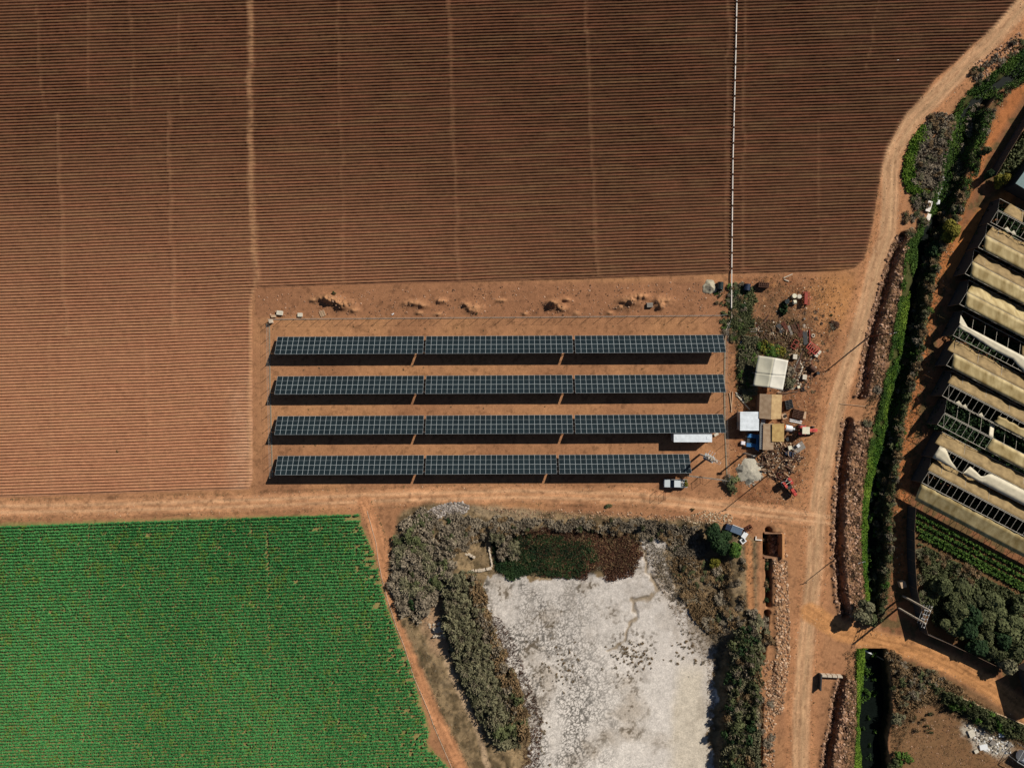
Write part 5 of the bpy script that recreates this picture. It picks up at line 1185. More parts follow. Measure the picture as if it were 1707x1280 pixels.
# things along the top of the solar yard
carton(466, 521.5, 1.2, .85, .5, -.1, M_SACK, 'cream box at the upper left fence corner'); carton(456, 527, 1.0, .5, .3, 0, M_WOODP, 'brown board pile left of the cream box'); carton(450.5, 535.5, .6, .7, 1.0, .2, M_CONC, 'small pale cabinet on the fence corner', 'cabinet', 'cabinet')
carton(500, 524.8, .95, .75, .35, 0, M_SACK, 'pale crate by itself above the fence'); pallet(537, 522.5, .4, M_WOODP, 'pinkish pallet tilted on the soil mound')
carton(655, 523.5, .5, .16, .08, .6, M_WHITE, 'white scrap of plastic above the fence', 'plastic_scrap', 'litter'); carton(1083.5, 508.5, 1.2, .9, .5, .05, M_GRY, 'grey crate between two soil mounds'); carton(1497, 101.5, .35, .3, .12, .2, M_WHITE, 'white scrap lying in the ploughed field', 'plastic_scrap', 'litter')
carton(1194, 724, .9, .5, .3, .5, M_SACK, 'pink white litter right of the long cabin', 'litter_pile', 'litter')
# things near the dark tree
x, y = W(1229, 884, .8); e = empty('cargo_body', x, y, float(hz(x, y)), math.radians(-21), 'slate blue truck body with white rim under the dark tree', 'truck body')
m = MB(); m.box(-1.5,-.9,0,1.3,.9,.75); m.build('box', pmat('slate_paint', alb(88,104,122), .5, var=.15), e, .03); m = MB(); m.box(-1.5,.9,.7,1.35,1.02,.86); m.build('rim', M_WHITE, e)
m = MB(); m.box(-2.9,-.9,0,-1.55,.7,.7); m.build('cab', M_NVY, e, .1)
e.scale = (.85, .8, .9)
carton(1241.5, 892, .95, 1.3, .55, -.6, M_WHITE, 'white plastic tank at the end of the slate body', 'tank', 'tank')
e = empty('basin', *W(1238, 900.5), hzp(1238, 900.5), .65, 'square white basin with dark middle beside the tree', 'basin'); m = MB(); m.box(-.45,-.45,0,.45,.45,.3); m.build('inside', M_DARK, e); m = MB()
for a in ((-.55,-.55,-.33,.55),(.33,-.55,.55,.55),(-.33,-.55,.33,-.33),(-.33,.33,.33,.55)): m.box(a[0], a[1], 0, a[2], a[3], .42)
m.build('rim', M_WHITE, e, .02)
implement(1247.5, 880.5, .5, 1.5, .9, M_RUST, 'rusty plough frame beside the slate truck body', 3)
e = empty('trough', *W(1264.5, 898.5), hzp(1264.5, 898.5), -.08, 'pale L shaped trough edge left of the dark pit', 'trough'); m = MB(); m.box(-.75,-.2,0,.65,0,.3); m.box(-.75,0,0,-.55,.6,.3); m.build('wall', M_PIPE, e, .01); m = MB(); m.box(-.55,0,0,.6,.5,.12); m.build('floor', M_BRICK, e)
# concrete pit and retaining wall
M_ORW = pmat('ochre_render', alb(196,140,92), .9, var=.12)
e = empty('masonry_pit', *W(1289, 908), 0, 0, 'open masonry pit with ochre right wall beside the road', 'pit'); m = MB(); m.box(1.5,-2.7,-1.9,2.0,2.45,1.0); m.build('right_wall', M_ORW, e, .03)
m = MB(); m.box(-1.9,2.35,-1.9,1.5,2.55,.3); m.build('end_wall', M_BRICK, e, .02); m = MB(); m.box(-1.9,-2.75,-1.9,1.5,-2.55,.25); m.build('end_wall', M_BRICK, e, .02)
e = empty('headwall', *W(1384, 1124), hzp(1384, 1124), -.05, 'pinkish culvert headwall with four notches', 'wall'); m = MB()
for i in range(4): m.box(-2.1+i*1.08,-.2,-.3,-1.2+i*1.08,.25,1.0)
m.box(-2.2,-.25,-.3,2.2,-.05,.9); m.build('parapet', M_CONC, e, .02); m = MB(); m.box(-2.5,-3.0,-.3,-2.2,.3,1.2); m.build('side_wall', M_DARK, e, .02)
for i, (x1, y1, x2, y2, w, hh, l) in enumerate(((781,956.5,819,949.5,.7,.5,'long pale stone wall at the pond inlet'),(774,924,792,931,.5,.6,'short cream wing wall above the pond inlet'),(723,1050,741,1046,1.1,.5,'pale concrete sill at the left of the reed bank'),(722,1060,742,1056,.25,.8,'dark-edged concrete bar below the sill'),(1000-185,913,820,948,.35,.3,'thin dry wall running down into the inlet'))):
    a_ = W(x1, y1); b_ = W(x2, y2); n_ = max(3, int(math.hypot(a_[0]-b_[0], a_[1]-b_[1])/.55)); m = MB(); c_ = ((a_[0]+b_[0])/2, (a_[1]+b_[1])/2); z_ = hzp((x1+x2)/2, (y1+y2)/2)
    for k in range(n_):
        u = (k+.5)/n_; M_ = Matrix.Translation((a_[0]+(b_[0]-a_[0])*u-c_[0]+R.uniform(-.1,.1), a_[1]+(b_[1]-a_[1])*u-c_[1]+R.uniform(-.1,.1), hh/2-.1+R.uniform(-.08,.12))) @ Matrix.Rotation(math.atan2(b_[1]-a_[1], b_[0]-a_[0])+R.uniform(-.3,.3), 4, 'Z')
        m.box(-.3, -w*R.uniform(.35,.6), -hh/2, .28, w*R.uniform(.35,.6), hh/2, M_)
    o = m.build('stone_wall', M_CONC, None, .05); o.location = (*c_, z_); tag(o, l, 'wall')
e = empty('inspection_box', *W(707, 991), hzp(707, 991), 0.05, 'small brown open box in the dry scrub', 'box'); m = MB()
for a in ((-.6,-.55,-.5,.55),(.5,-.55,.6,.55),(-.5,-.55,.5,-.45),(-.5,.45,.5,.55)): m.box(a[0], a[1], -.1, a[2], a[3], .45)
m.build('frame', M_WOOD, e)
# canal crossings
plank(1482, 675, 1515, 674.5, .7, M_CONC, 'pale concrete footbridge across the green canal', .16, .25, 'footbridge', 'bridge')
plank(1446, 1088.5, 1467, 1098.5, .28, M_WHITE, 'short white pipe over the lower canal', .24, .3, 'pipe', 'pipe')
m = MB(); q = [(1467,1098),(1500,1114),(1550,1136),(1600,1161),(1650,1184),(1720,1212)]
for a, b in zip(q[:-1], q[1:]): m.tube((*W(*a), hzp(*a)+.12), (*W(*b), hzp(*b)+.12), .14, 7)
tag(m.build('kerb_pipe', M_WOODP), 'long thin pale pipe along the lower edge of the side road', 'pipe')
carton(1506, 974.5, 1.1, 1.2, 1.2, .3, M_WOODP, 'cream rubble block at the windbreak bend', 'stone_block', 'block')
x, y = W(1566, 333); m = MB(); m.add([(-.8,.5,.1),(.9,.2,.2),(.9,-.6,.0),(0,-.7,.15),(-.7,-.4,.05),(0,0,.5)], [(0,5,1),(1,5,2),(2,5,3),(3,5,4),(4,5,0)]); o = m.build('plastic_sheet', M_WHITE); o.location = (x, y, -1.4); tag(o, 'crumpled white plastic at the end of the stone lined canal', 'plastic')
for i, (a, b, w, d, l) in enumerate(((1549,344,.9,2.2,'upper pinkish slab left of the canal'),(1549.5,362,.9,1.6,'lower pinkish slab left of the canal'))): carton(a, b, w, d, .4, -.3, M_PIPE, l, 'concrete_slab', 'slab')
carton(1582, 344, .7, .4, .3, -.4, M_WHITE, 'white scrap right of the stone lined canal', 'plastic_scrap', 'litter')
m = MB(); q = [(1400,673),(1440,677),(1482,676)]
for a, b in zip(q[:-1], q[1:]): m.tube((*W(*a), hzp(*a)+.1), (*W(*b), hzp(*b)+.15), .05, 6)
tag(m.build('water_pipe', M_WOODP), 'thin pipe from the road to the footbridge', 'pipe')
for i, (a, b, c, d, l) in enumerate(((1507,655,1524,668,'rusty post frame at the right end of the footbridge'),)): frame_gate(a+12, b+5, c, d, 1.8, l, 'metal_gate')
for i, (a, b, w, d, rz) in enumerate(((1620,1222,1.2,1.5,.4),(1640,1245,1.6,1.0,.2),(1655,1238,1.0,1.0,.9),(1628,1252,.8,.7,.5),(1670,1225,1.1,.8,.1),(1683,1240,.9,.6,1.2))):
    carton(a, b, w, d, .3, rz, [M_SACK, M_WHITE, M_GRY][i % 3], ['beige waste sheet nearest the bare soil', 'large white waste sheet above the bottom edge', 'grey waste square in the litter patch', 'small beige waste block, lowest of the litter', 'white waste board under the green hedge', 'grey waste strip nearest the white tank'][i], 'waste', 'waste')

# ------------------------------------------------------------------ plants
def scatter(poly, n, seed, styles, rr, hh, label, group, twig=.3, tree=False, wts=None):
    rg = np.random.default_rng(seed); pts = sample(poly, n, rg)
    for (a, b) in pts:
        st_ = styles[int(rg.random()*len(styles))] if not callable(styles) else styles(a, b, rg)
        r = rr[0]+(rr[1]-rr[0])*rg.random()**1.4; plant(a, b, r, hh[0]+(hh[1]-hh[0])*rg.random(), st_, label, group, rg.random() < twig, tree)
scatter([(664,870),(700,862),(760,890),(745,960),(700,1040),(660,1000)], 16, 91, ['grove','dark','olive'], (.7,1.5), (.8,1.6), 'dark green shrub in the thicket right of the field track', 'green shrubs right of the field track', .1)
scatter([(668,880),(700,884),(752,905),(748,950),(722,1005),(690,1035),(668,1010),(655,960),(655,915)], 42, 1, ['grey','greygreen','grey','olive'], (1.2,2.1), (1.3,2.4), 'grey twiggy shrub in the thicket right of the field track', 'shrubs right of the field track', .8)
def reed(a, b, rg): u = (a-(770+(b-980)*.32)); return ('greygreen' if u < 12 else 'grey' if u < 26 else 'brown' if rg.random() < .5 else 'olive') if b < 1200 or rg.random() < .4 else 'olive'
scatter([(752,965),(790,962),(800,1000),(822,1075),(850,1145),(872,1200),(866,1240),(838,1244),(810,1195),(775,1120),(750,1050),(738,1000)], 120, 2, reed, (1.0,1.7), (2.2,3.4), 'tall dusty shrub in the long bank left of the dried pond', 'shrub bank left of the dried pond', .45)
scatter([(690,850),(750,880),(830,868),(920,862),(1050,866),(1160,872),(1180,905),(1140,945),(1108,915),(1070,895),(960,884),(880,892),(850,905),(800,900),(760,925),(720,900)], 100, 3, ['grey','brown','grey','grove','brown'], (.45,1.1), (.4,1.1), 'low dry shrub on the upper rim of the dried pond', 'dry shrubs above the dried pond', .7)
scatter([(812,895),(850,890),(865,930),(830,930)], 12, 4, ['greygreen','grey'], (1.0,1.5), (1.8,2.4), 'grey shrub overhanging the pond inlet', 'grey shrubs at the pond inlet', .8)
scatter([(1225,1058),(1258,1040),(1264,1120),(1262,1200),(1250,1290),(1205,1290),(1212,1210),(1218,1130)], 70, 5, ['grove','olive','brown','grey','dark','grove'], (1.0,1.9), (2.2,3.6), 'tall dusty shrub in the bank right of the dried pond', 'shrub bank right of the dried pond', .35)
scatter([(1120,945),(1190,935),(1222,950),(1222,1040),(1190,1050),(1150,1010)], 46, 6, ['brown','grey','brown','grove'], (.5,1.5), (.4,1.3), 'low brown shrub on the right shore of the dried pond', 'shrubs on the right pond shore', .7)
scatter([(1232,930),(1242,928),(1243,1040),(1230,1045)], 14, 16, ['brown','grey'], (.5,.9), (.8,1.3), 'small dry shrub along the narrow dark trench by the pond', 'shrubs along the narrow trench', .6)
scatter([(1255,1020),(1285,1025),(1280,1100),(1258,1110)], 9, 7, ['grey','greygreen','brown'], (1.0,1.6), (1.0,1.8), 'rounded dry shrub between the pond bank and stony berm', 'dry shrubs beside the stony berm', .5)
scatter([(1278,890),(1284,890),(1284,1005),(1278,1005)], 18, 23, ['dark','brown'], (.4,.7), (.9,1.5), 'small shrub in the narrow trench', 'shrubs in the trench beside the stony berm', .3)
scatter([(1258,1170),(1290,1160),(1290,1290),(1258,1290)], 26, 8, ['brown','grey'], (.4,.9), (.3,.8), 'small brown shrub left of the lower main road', 'brown shrubs left of the lower road', .7)
pond_pts = [(1060,1095,46,26,70),(930,1120,50,40,60),(1150,1080,30,50,40),(1000,1010,60,30,36),(900,1230,20,40,30),(1110,960,18,30,24)]
for i, (a, b, sx, sy, n) in enumerate(pond_pts):
    rg = np.random.default_rng(60+i)
    for k in range(n):
        p, q = a+rg.normal()*sx*.5, b+rg.normal()*sy*.5
        if inside(np.array([p]), np.array([q]), POND)[0] and i != 3: plant(p, q, rg.uniform(.14,.36), rg.uniform(.1,.3), 'brown' if rg.random() < .5 else 'grey', 'tiny dry tussock on the cracked white pond bed', 'tussocks on the pond bed')
# dark tree by the truck body
for a, b, r, h, s_, l in ((1187,889,2.3,4.2,'dark','dark round tree left of the slate truck body'),(1207,905,2.5,4.4,'dark','dark tree directly below the slate truck body'),(1224,918,1.7,3.4,'green','bright green tree crown beside the white basin'),(1196,942,1.3,2.4,'yellow','yellow-green tree at the foot of the dark trees'),
    (1440,1016,2.6,4.6,'greygreen','grey-green tree at the road fork by the canal'),(1452,1035,1.7,3.2,'olive','smaller olive tree at the road fork by the canal'),(1585,383,2.2,3.8,'yellow','yellow-green round tree between canal and orange path'),(1566,410,1.9,3.2,'dark','dark tree leaning over the canal'),
    (1671,303,1.9,3.4,'yellow','yellow-green tree at the upper vegetable plot'),(1650,292,1.3,2.8,'dark','dark tree against the upper windbreak'),(1642,252,1.1,2.2,'olive','small olive tree on the slope above the orange path')): plant(a, b, r, h, s_, l, None, False, True)
gl = [(1598,985,'grove'),(1622,998,'grove'),(1650,1005,'olive'),(1612,1026,'dark'),(1644,1034,'grove'),(1676,1030,'olive'),(1592,1010,'grove'),(1640,1064,'grove'),(1672,1066,'dark'),(1700,1050,'olive'),(1654,1088,'grove'),(1694,1086,'grove'),(1585,1040,'grove'),(1630,1080,'dark'),(1612,1052,'dark'),(1572,975,'olive'),(1700,1010,'olive'),(1678,1108,'greygreen')]
for a, b, s_ in gl: plant(a, b, R.uniform(2.2, 3.0), R.uniform(3.2, 4.4), s_, 'leafy orchard tree in the grove above the side road', 'trees of the grove above the side road', False, True)
scatter([(1530,905),(1560,915),(1640,960),(1620,975),(1590,965),(1550,1020),(1530,1000)], 52, 9, ['brown','olive','greygreen','olive'], (.6,1.2), (.8,1.7), 'brownish bush at the upper left of the grove', 'bushes left of the grove', .3)
scatter([(1600,975),(1705,990),(1705,1090),(1650,1090),(1590,1030)], 30, 10, ['olive','brown'], (.7,1.1), (.8,1.4), 'low bush between the grove trees', 'bushes between the grove trees', .2)
# shrubs on the right canal bank
rg = np.random.default_rng(21)
for i in range(250):
    b = rg.uniform(372, 1035); _, g_, r_ = canal_edges(b); a = float(r_)+rg.uniform(-6, 11); s_ = ['green','olive','brown','greygreen','grove','grey','brown'][int(rg.random()*7)]
    if 665 < b < 682: continue
    plant(a, b, rg.uniform(.4, 1.0), rg.uniform(.5, 1.5), s_, 'leafy bush on the right bank of the canal', 'bushes on the right canal bank', rg.random() < .2)
for i in range(46):
    b = rg.uniform(150, 372); _, g_, r_ = canal_edges(b); a = float(r_)+rg.uniform(-8, 16); plant(a, b, rg.uniform(.5, 1.3), rg.uniform(.5, 1.7), ['grey','olive','greygreen','brown'][int(rg.random()*4)], 'grey-green bush on the slope right of the upper canal', 'bushes right of the upper canal', rg.random() < .5)
for i in range(60):
    b = rg.uniform(560, 1030) if i < 40 else rg.uniform(1095, 1280); _, g_, r_ = canal_edges(b); a = rg.uniform(float(g_)+4, float(r_)-4); plant(a, b, rg.uniform(.4, .9), rg.uniform(.6, 1.4), 'dark' if rg.random() < .6 else 'green', 'dark water plant in the canal bed', 'water plants in the canal bed')
scatter([(1555,190),(1590,200),(1580,250),(1568,300),(1545,330),(1525,310),(1530,250),(1545,210)], 46, 11, ['grey','brown','grey','greygreen'], (.5,1.2), (.5,1.3), 'dry grey shrub between the upper road and canal', 'dry shrubs between the upper road and canal', .7)
scatter([(1612,120),(1660,85),(1700,62),(1712,70),(1680,110),(1640,140),(1615,150)], 26, 12, ['brown','olive','grey'], (.4,.9), (.4,1.0), 'small shrub on the stony verge of the upper road', 'shrubs on the upper road verge', .5)
scatter([(1515,335),(1550,330),(1545,370),(1515,400),(1508,370)], 24, 13, ['grey','olive','brown'], (.5,1.0), (.4,.9), 'dry shrub at the head of the canal berm', 'dry shrubs at the head of the berm', .7)
scatter([(1485,1092),(1540,1112),(1600,1145),(1560,1150),(1520,1165),(1500,1180),(1488,1150)], 44, 14, ['brown','grey','olive','greygreen'], (.6,1.3), (.6,1.6), 'dry bush south of the side road near the canal', 'dry bushes south of the side road', .5)
scatter([(1545,1140),(1600,1165),(1660,1195),(1712,1215),(1712,1238),(1650,1215),(1590,1180)], 60, 15, ['grove','olive','grove','green'], (.6,1.1), (1.3,2.2), 'green hedge bush below the side road pipe', 'hedge bushes below the side road pipe', .0)
for a, b, r, h, s_, l in ((1497,1200,1.4,1.6,'greygreen','grey-green bush right of the lower canal'),(1506,1265,1.8,1.8,'green','green bush nearest the bottom edge right of the canal'),(1492,1275,1.2,1.4,'olive','olive bush beside the lowest stretch of canal'),(1222,808,1.9,1.5,'olive','big dry olive bush at the lower fence corner'),(1216,800,1.2,1.4,'grey','grey dead bush at the lower fence corner'),
    (556.5,489,.45,.9,'dark','dark round bush on the soil mound above the fence'),(195,752,.3,.4,'dark','lone dark plant in the lower left ploughed field'),(1391,543,1.2,.7,'red','reddish dead bush in the open yard'),(1155,849,.35,.5,'dark','dark tuft below the road near the pickup'),(1014,842,.7,.5,'olive','olive weed at the lower road edge'),
    (1445,705,.95,.9,'greygreen','round grey bush on the berm below the footbridge'),(1386,845-320,.3,.3,'dark','small dark weed in the upper yard'),(795,523,.2,.3,'dark','small green weed above the fence'),(748,869,.6,.5,'dark','dark green tuft in the dry scrub above the pond'),(1462,650,1.1,.9,'grey','grey twig bush above the footbridge')):
    plant(a, b, r, h, s_, l, None, s_ in ('yellow', 'grey', 'red'))
scatter([(1262,568),(1285,572),(1310,585),(1312,596),(1290,594),(1265,588)], 16, 17, ['bright','green','yellow'], (.6,1.1), (.5,1.1), 'bright green weed bush above the fabric canopy', 'green weeds above the canopy')
scatter([(1236,575),(1262,590),(1252,645),(1262,660),(1240,668),(1232,620)], 30, 18, ['greygreen','olive','green'], (.6,1.0), (.5,1.1), 'grey-green bush left of the fabric canopy', 'bushes left of the canopy', .3)
scatter([(1192,480),(1240,470),(1250,500),(1246,560),(1225,575),(1196,540)], 44, 19, ['green','olive','brown','dark','grey'], (.4,.9), (.3,.8), 'weedy shrub around the end of the white pipe', 'weeds around the pipe end', .4)
scatter([(1300,585+18),(1322,610),(1326,640),(1312,655),(1306,645)], 16, 20, ['grey','greygreen'], (.5,1.0), (.5,1.3), 'grey dead shrub right of the fabric canopy', 'dead shrubs right of the canopy', .8)
scatter([(1300,590),(1330,520),(1400,500),(1400,560),(1360,660),(1335,680)], 30, 22, ['brown','red'], (.15,.5), (.1,.3), 'small dry weed in the open yard', 'dry weeds in the open yard', .6)
for i in range(40): plant(R.uniform(450, 1200), R.choice([543, 547, 612, 616, 680, 745, 550])+R.uniform(-3, 3), R.uniform(.08, .2), R.uniform(.08, .2), 'dark' if i % 3 == 0 else 'brown', 'tiny weed on the bare soil between the panel rows', 'weeds between the panel rows')
# ground cover
rg = np.random.default_rng(31)
def band(n, y0, y1, f):
    b = rg.uniform(y0, y1, n); L_, G_, R_ = canal_edges(b); return np.stack([f(L_, G_, R_, rg.random(n)), b], 1)
def bandn(*a):
    p = band(*a); g = fbm(p[:, 0]*S, p[:, 1]*S, 2.5, 3, 411); return p[g > .40+.1*(rg.random(len(p))-.5)]
tufts('bank_grass', bandn(5200, 60, 420, lambda L_, G_, R_, u: L_-3+(G_-L_+7)*u), 'green', .26, .45, 6, 'green grass on the left bank of the upper canal', 'grass', 32)
tufts('bank_grass', bandn(8500, 400, 760, lambda L_, G_, R_, u: L_-5+(G_-L_+9)*u), 'green', .26, .5, 6, 'deep green grass on the left bank of the middle canal', 'grass', 33)
tufts('bank_grass', band(4200, 740, 1036, lambda L_, G_, R_, u: L_-4+(G_-L_+6)*np.sqrt(u)), 'bright', .28, .5, 6, 'bright green grass on the left bank above the side road', 'grass', 34)
tufts('bank_grass', band(3600, 1082, 1300, lambda L_, G_, R_, u: L_-1+(G_-L_+3)*u), 'bright', .28, .5, 6, 'bright green grass on the left bank below the side road', 'grass', 35)
tufts('bank_grass', band(3600, 380, 1035, lambda L_, G_, R_, u: R_-7+16*u), 'olive', .26, .5, 6, 'olive weeds on the right bank of the canal', 'weeds', 36)
pv = [(1538,210),(1520,235),(1510,262),(1505,292),(1512,318),(1535,328),(1550,322),(1530,312),(1522,285),(1526,255),(1548,225)]
tufts('creeper', sample(pv, 1500, rg), 'bright', .34, .5, 6, 'bright green creeper beside the bend of the upper road', 'creeper', 37)
tufts('creeper', sample([(1515,330),(1575,315),(1570,345),(1530,350)], 500, rg), 'olive', .3, .3, 6, 'olive weeds at the head of the stone lined canal', 'weeds', 38)
def ragged(poly, n, thr=.42, soft=14):
    p = sample(poly, n, rg); d = sdf(p[:, 0], p[:, 1], poly); g = fbm(p[:, 0]*S, p[:, 1]*S, 2.0, 3, 401); return p[g*1.15+.28*np.clip(d/soft, 0, 1)-.2 > thr+.12*(rg.random(len(p))-.5)-.1]
tufts('pond_plants', ragged([(818,900),(880,890),(985,900),(1000,935),(960,966),(905,962),(850,970),(826,950)], 3400), 'dark', .28, .45, 7, 'dark green plants at the upper left of the pond bed', 'plants', 39)
tufts('pond_plants', ragged([(850,884),(940,880),(1020,884),(1060,895),(1074,925),(1056,962),(1015,972),(900,962),(890,925),(860,905)], 5200, .42, 30), 'red', .26, .35, 6, 'reddish brown plants along the top of the pond bed', 'plants', 40)
sc_ = sample(SCRUB, 9000, rg); si_ = sdf(sc_[:, 0], sc_[:, 1], POND); sc_ = sc_[si_ < -2]
tufts('dry_grass', sc_[::2], 'brown', .17, .22, 6, 'brown dry grass around the dried pond', 'dry grass', 41, .35); tufts('dry_grass', sc_[1::2], 'grey', .16, .25, 6, 'pale grey dry grass around the dried pond', 'dry grass', 42, .3)
ed = sample([(1060,900),(1115,930),(1150,1010),(1196,1040),(1196,1290),(1180,1290),(1182,1120),(1120,1020),(1085,950)], 1300, rg); tufts('dry_grass', ed, 'brown', .16, .18, 5, 'thin brown tufts on the right edge of the pond bed', 'dry grass', 43, .35)
ew = sample([(860,1080),(880,1130),(905,1200),(900,1290),(870,1290),(876,1210),(850,1140),(830,1080),(815,1030),(832,1030)], 1100, rg); tufts('dry_grass', ew, 'red', .2, .25, 6, 'rusty brown tufts at the foot of the left pond bank', 'dry grass', 44, .4)
es = sample([(1530,400),(1600,350),(1560,560),(1540,700),(1515,860),(1500,1010),(1480,1030),(1488,800),(1505,640),(1530,520)], 2600, rg); tufts('dry_grass', es, 'olive', .16, .2, 5, 'sparse weeds between the canal and greenhouse track', 'weeds', 45, .4)
tufts('dry_grass', sample([(1490,1095),(1600,1150),(1710,1215),(1710,1250),(1600,1200),(1540,1170),(1500,1240),(1488,1280),(1486,1180)], 2600, rg), 'brown', .2, .3, 5, 'dry grass south of the side road', 'dry grass', 46, .4)
tufts('hedge_grass', sample([(1540,1132),(1600,1160),(1712,1212),(1712,1236),(1640,1208),(1570,1170)], 1500, rg), 'grove', .26, .8, 6, 'green grass under the hedge below the side road', 'grass', 47)
# stones and clods
def strip(T, off0, off1, n, y0=None, y1=None):
    ys = [q[1] for q in T]; xs = [q[0] for q in T]; b = rg.uniform(y0 or ys[0], y1 or ys[-1], n); return np.stack([np.interp(b, ys, xs)+rg.uniform(off0, off1, n), b], 1)
cl_ = [(146,112,88),(118,88,68),(164,128,102),(96,70,54),(184,150,124)]
rocks('soil_clods', np.concatenate([strip(TR1, -12, 26, 3600), strip(TR2, -12, 34, 5200), strip(TR3, -11, 30, 2600)]), .03, .34, cl_, 'clods and stones on the dug berms beside the road', 'clods', 71, pw=4)
st_ = [(176,140,108),(196,164,134),(140,104,78),(120,92,70)]
rocks('stones', np.concatenate([strip([(1296,888),(1303,1000),(1304,1100),(1290,1190)], -11, 13, 2900), strip([(1268,1100),(1266,1290)], 6, 26, 900)]), .05, .34, st_, 'pale stones heaped left of the lower main road', 'stones', 72, pw=3.5)
rocks('rubble', sample([(700,868),(716,848),(745,838),(770,836),(785,846),(772,858),(740,860),(715,872)], 1300, rg), .06, .3, [(150,140,130),(122,112,104),(172,162,152)], 'grey rubble tipped at the road edge above the pond', 'rubble', 73)
rocks('stones', sample([(800,846),(1000,850),(1180,862),(1225,872),(1060,866),(860,862)], 900, rg), .04, .2, st_, 'scattered stones along the road edge above the pond', 'stones', 74)
rocks('stones', sample([(1130,862),(1180,850),(1222,858),(1218,874),(1150,872)], 500, rg), .05, .22, [(190,170,140),(160,130,100)], 'pale stones left of the long pole shadow', 'stones', 75)
rocks('riprap', sample([(1562,333),(1572,296),(1583,290),(1576,318),(1570,336)], 500, rg), .1, .38, [(176,178,172),(150,152,146),(200,200,194)], 'grey stone lining of the upper canal', 'stone lining', 76)
rocks('clods', sample([(520,486),(1200,468),(1205,524),(440,528),(430,494)], 1500, rg), .03, .2, cl_, 'small clods on the strip above the solar fence', 'clods', 77)
rocks('stones', sample(YARD, 1500, rg), .03, .17, [(150,110,80),(190,150,112),(100,72,54)], 'small stones scattered over the yard', 'stones', 78)
rocks('rubble', sample([(714,1040),(745,1036),(752,1060),(724,1064)], 160, rg), .1, .4, [(206,192,170),(180,160,136)], 'pale rubble by the concrete sill', 'rubble', 79)
rocks('stones', sample([(1612,118),(1700,52),(1710,80),(1640,140)], 600, rg), .05, .3, cl_, 'stones on the verge of the upper road', 'stones', 80)
rocks('scrap_bits', np.concatenate([sample(heap, 700, rg), sample([(1262,530),(1330,545),(1352,600),(1345,650),(1318,640),(1325,600),(1270,570)], 600, rg)]), .05, .25, [(90,66,50),(150,128,104),(60,44,36),(190,176,156)], 'small broken scrap between the heaps', 'scrap bits', 81)

# rough ground of the yard
yp = sample(YARD, 5200, rg); g = fbm(yp[:, 0]*S, yp[:, 1]*S, 3.0, 3, 421); yp = yp[(g > .5) & (yp[:, 0] < 1395)]
tufts('dry_grass', yp, 'brown', .13, .12, 4, 'thin dry weeds over the scrap yard', 'dry grass', 48, .4)
wp = np.concatenate([sample([(1222,470),(1250,480),(1262,560),(1240,660),(1228,660),(1226,560)], 1300, rg), sample([(1262,560),(1320,585),(1312,600),(1262,592)], 500, rg)])
tufts('weeds', wp, 'olive', .18, .3, 5, 'olive weeds between the fence and the canopy', 'weeds', 49, .4)
bp_ = np.concatenate([bandn(3000, 400, 1036, lambda L_, G_, R_, u: L_-2-26*u**1.6), bandn(800, 1085, 1290, lambda L_, G_, R_, u: L_-2-20*u**1.6)])
tufts('dry_grass', bp_, 'brown', .2, .25, 5, 'dry weeds along the top of the canal berm', 'dry grass', 50, .4)
rocks('soil_clods', sample([(1205,462),(1420,462),(1420,500),(1360,660),(1345,840),(1215,838)], 2600, rg), .025, .12, cl_, 'fine clods over the yard soil', 'clods', 82)
# continuous dry brush filling the thickets
def brush(poly, n, style, hgt, size, label, seed, k=6, asp=2.4, thr=.48): tufts('brush', ragged(poly, n, thr, 10), style, size, hgt, k, label, 'brush', seed, asp, .5)
L1 = [(662,868),(700,850),(760,872),(770,905),(752,950),(735,1000),(700,1045),(668,1030),(650,965)]
brush(L1, 3600, 'grey', .9, .2, 'grey tangled brush right of the field track', 61, thr=.62)
brush([(738,950),(795,955),(812,1010),(840,1090),(868,1150),(882,1205),(870,1246),(832,1248),(800,1195),(765,1120),(738,1040)], 5200, 'greygreen', 1.6, .22, 'tangled brush in the bank left of the dried pond', 62, thr=.53)
brush([(775,955),(800,960),(822,1030),(848,1100),(876,1170),(886,1230),(862,1244),(840,1160),(806,1070)], 2600, 'brown', 2.2, .22, 'brown reeds on the pond side of the left bank', 63, thr=.54)
brush([(690,845),(800,858),(1000,862),(1170,870),(1200,900),(1160,950),(1105,912),(1070,893),(880,884),(840,905),(760,925)], 5600, 'grey', .5, .17, 'pale dry brush above the dried pond', 64, thr=.66)
brush([(1222,1050),(1262,1035),(1266,1290),(1196,1290),(1208,1210),(1214,1130)], 4200, 'greygreen', 1.8, .22, 'tangled brush in the bank right of the dried pond', 65, thr=.54)
brush([(1115,930),(1215,925),(1226,1050),(1185,1060),(1140,1020)], 3000, 'brown', .5, .17, 'brown brush on the right pond shore', 66, thr=.64)
brush([(1548,185),(1595,195),(1585,260),(1570,320),(1525,330),(1518,270)], 1500, 'grey', .5, .17, 'dry brush between the upper road and canal', 67)
brush([(1490,1095),(1550,1118),(1610,1150),(1560,1165),(1500,1190),(1484,1150)], 1700, 'brown', .6, .18, 'brown brush south of the side road', 68)
brush([(1526,905),(1600,945),(1700,990),(1705,1090),(1650,1092),(1550,1035)], 3200, 'olive', .7, .2, 'undergrowth beneath the grove trees', 69)
tufts('bank_plants', bandn(3600, 60, 400, lambda L_, G_, R_, u: G_+(R_-G_+14)*u), 'green', .26, .9, 6, 'dark plants choking the upper canal', 'plants', 57)
tufts('bank_plants', bandn(3600, 60, 400, lambda L_, G_, R_, u: R_-6+26*u), 'olive', .22, .4, 6, 'olive scrub right of the upper canal', 'plants', 58)
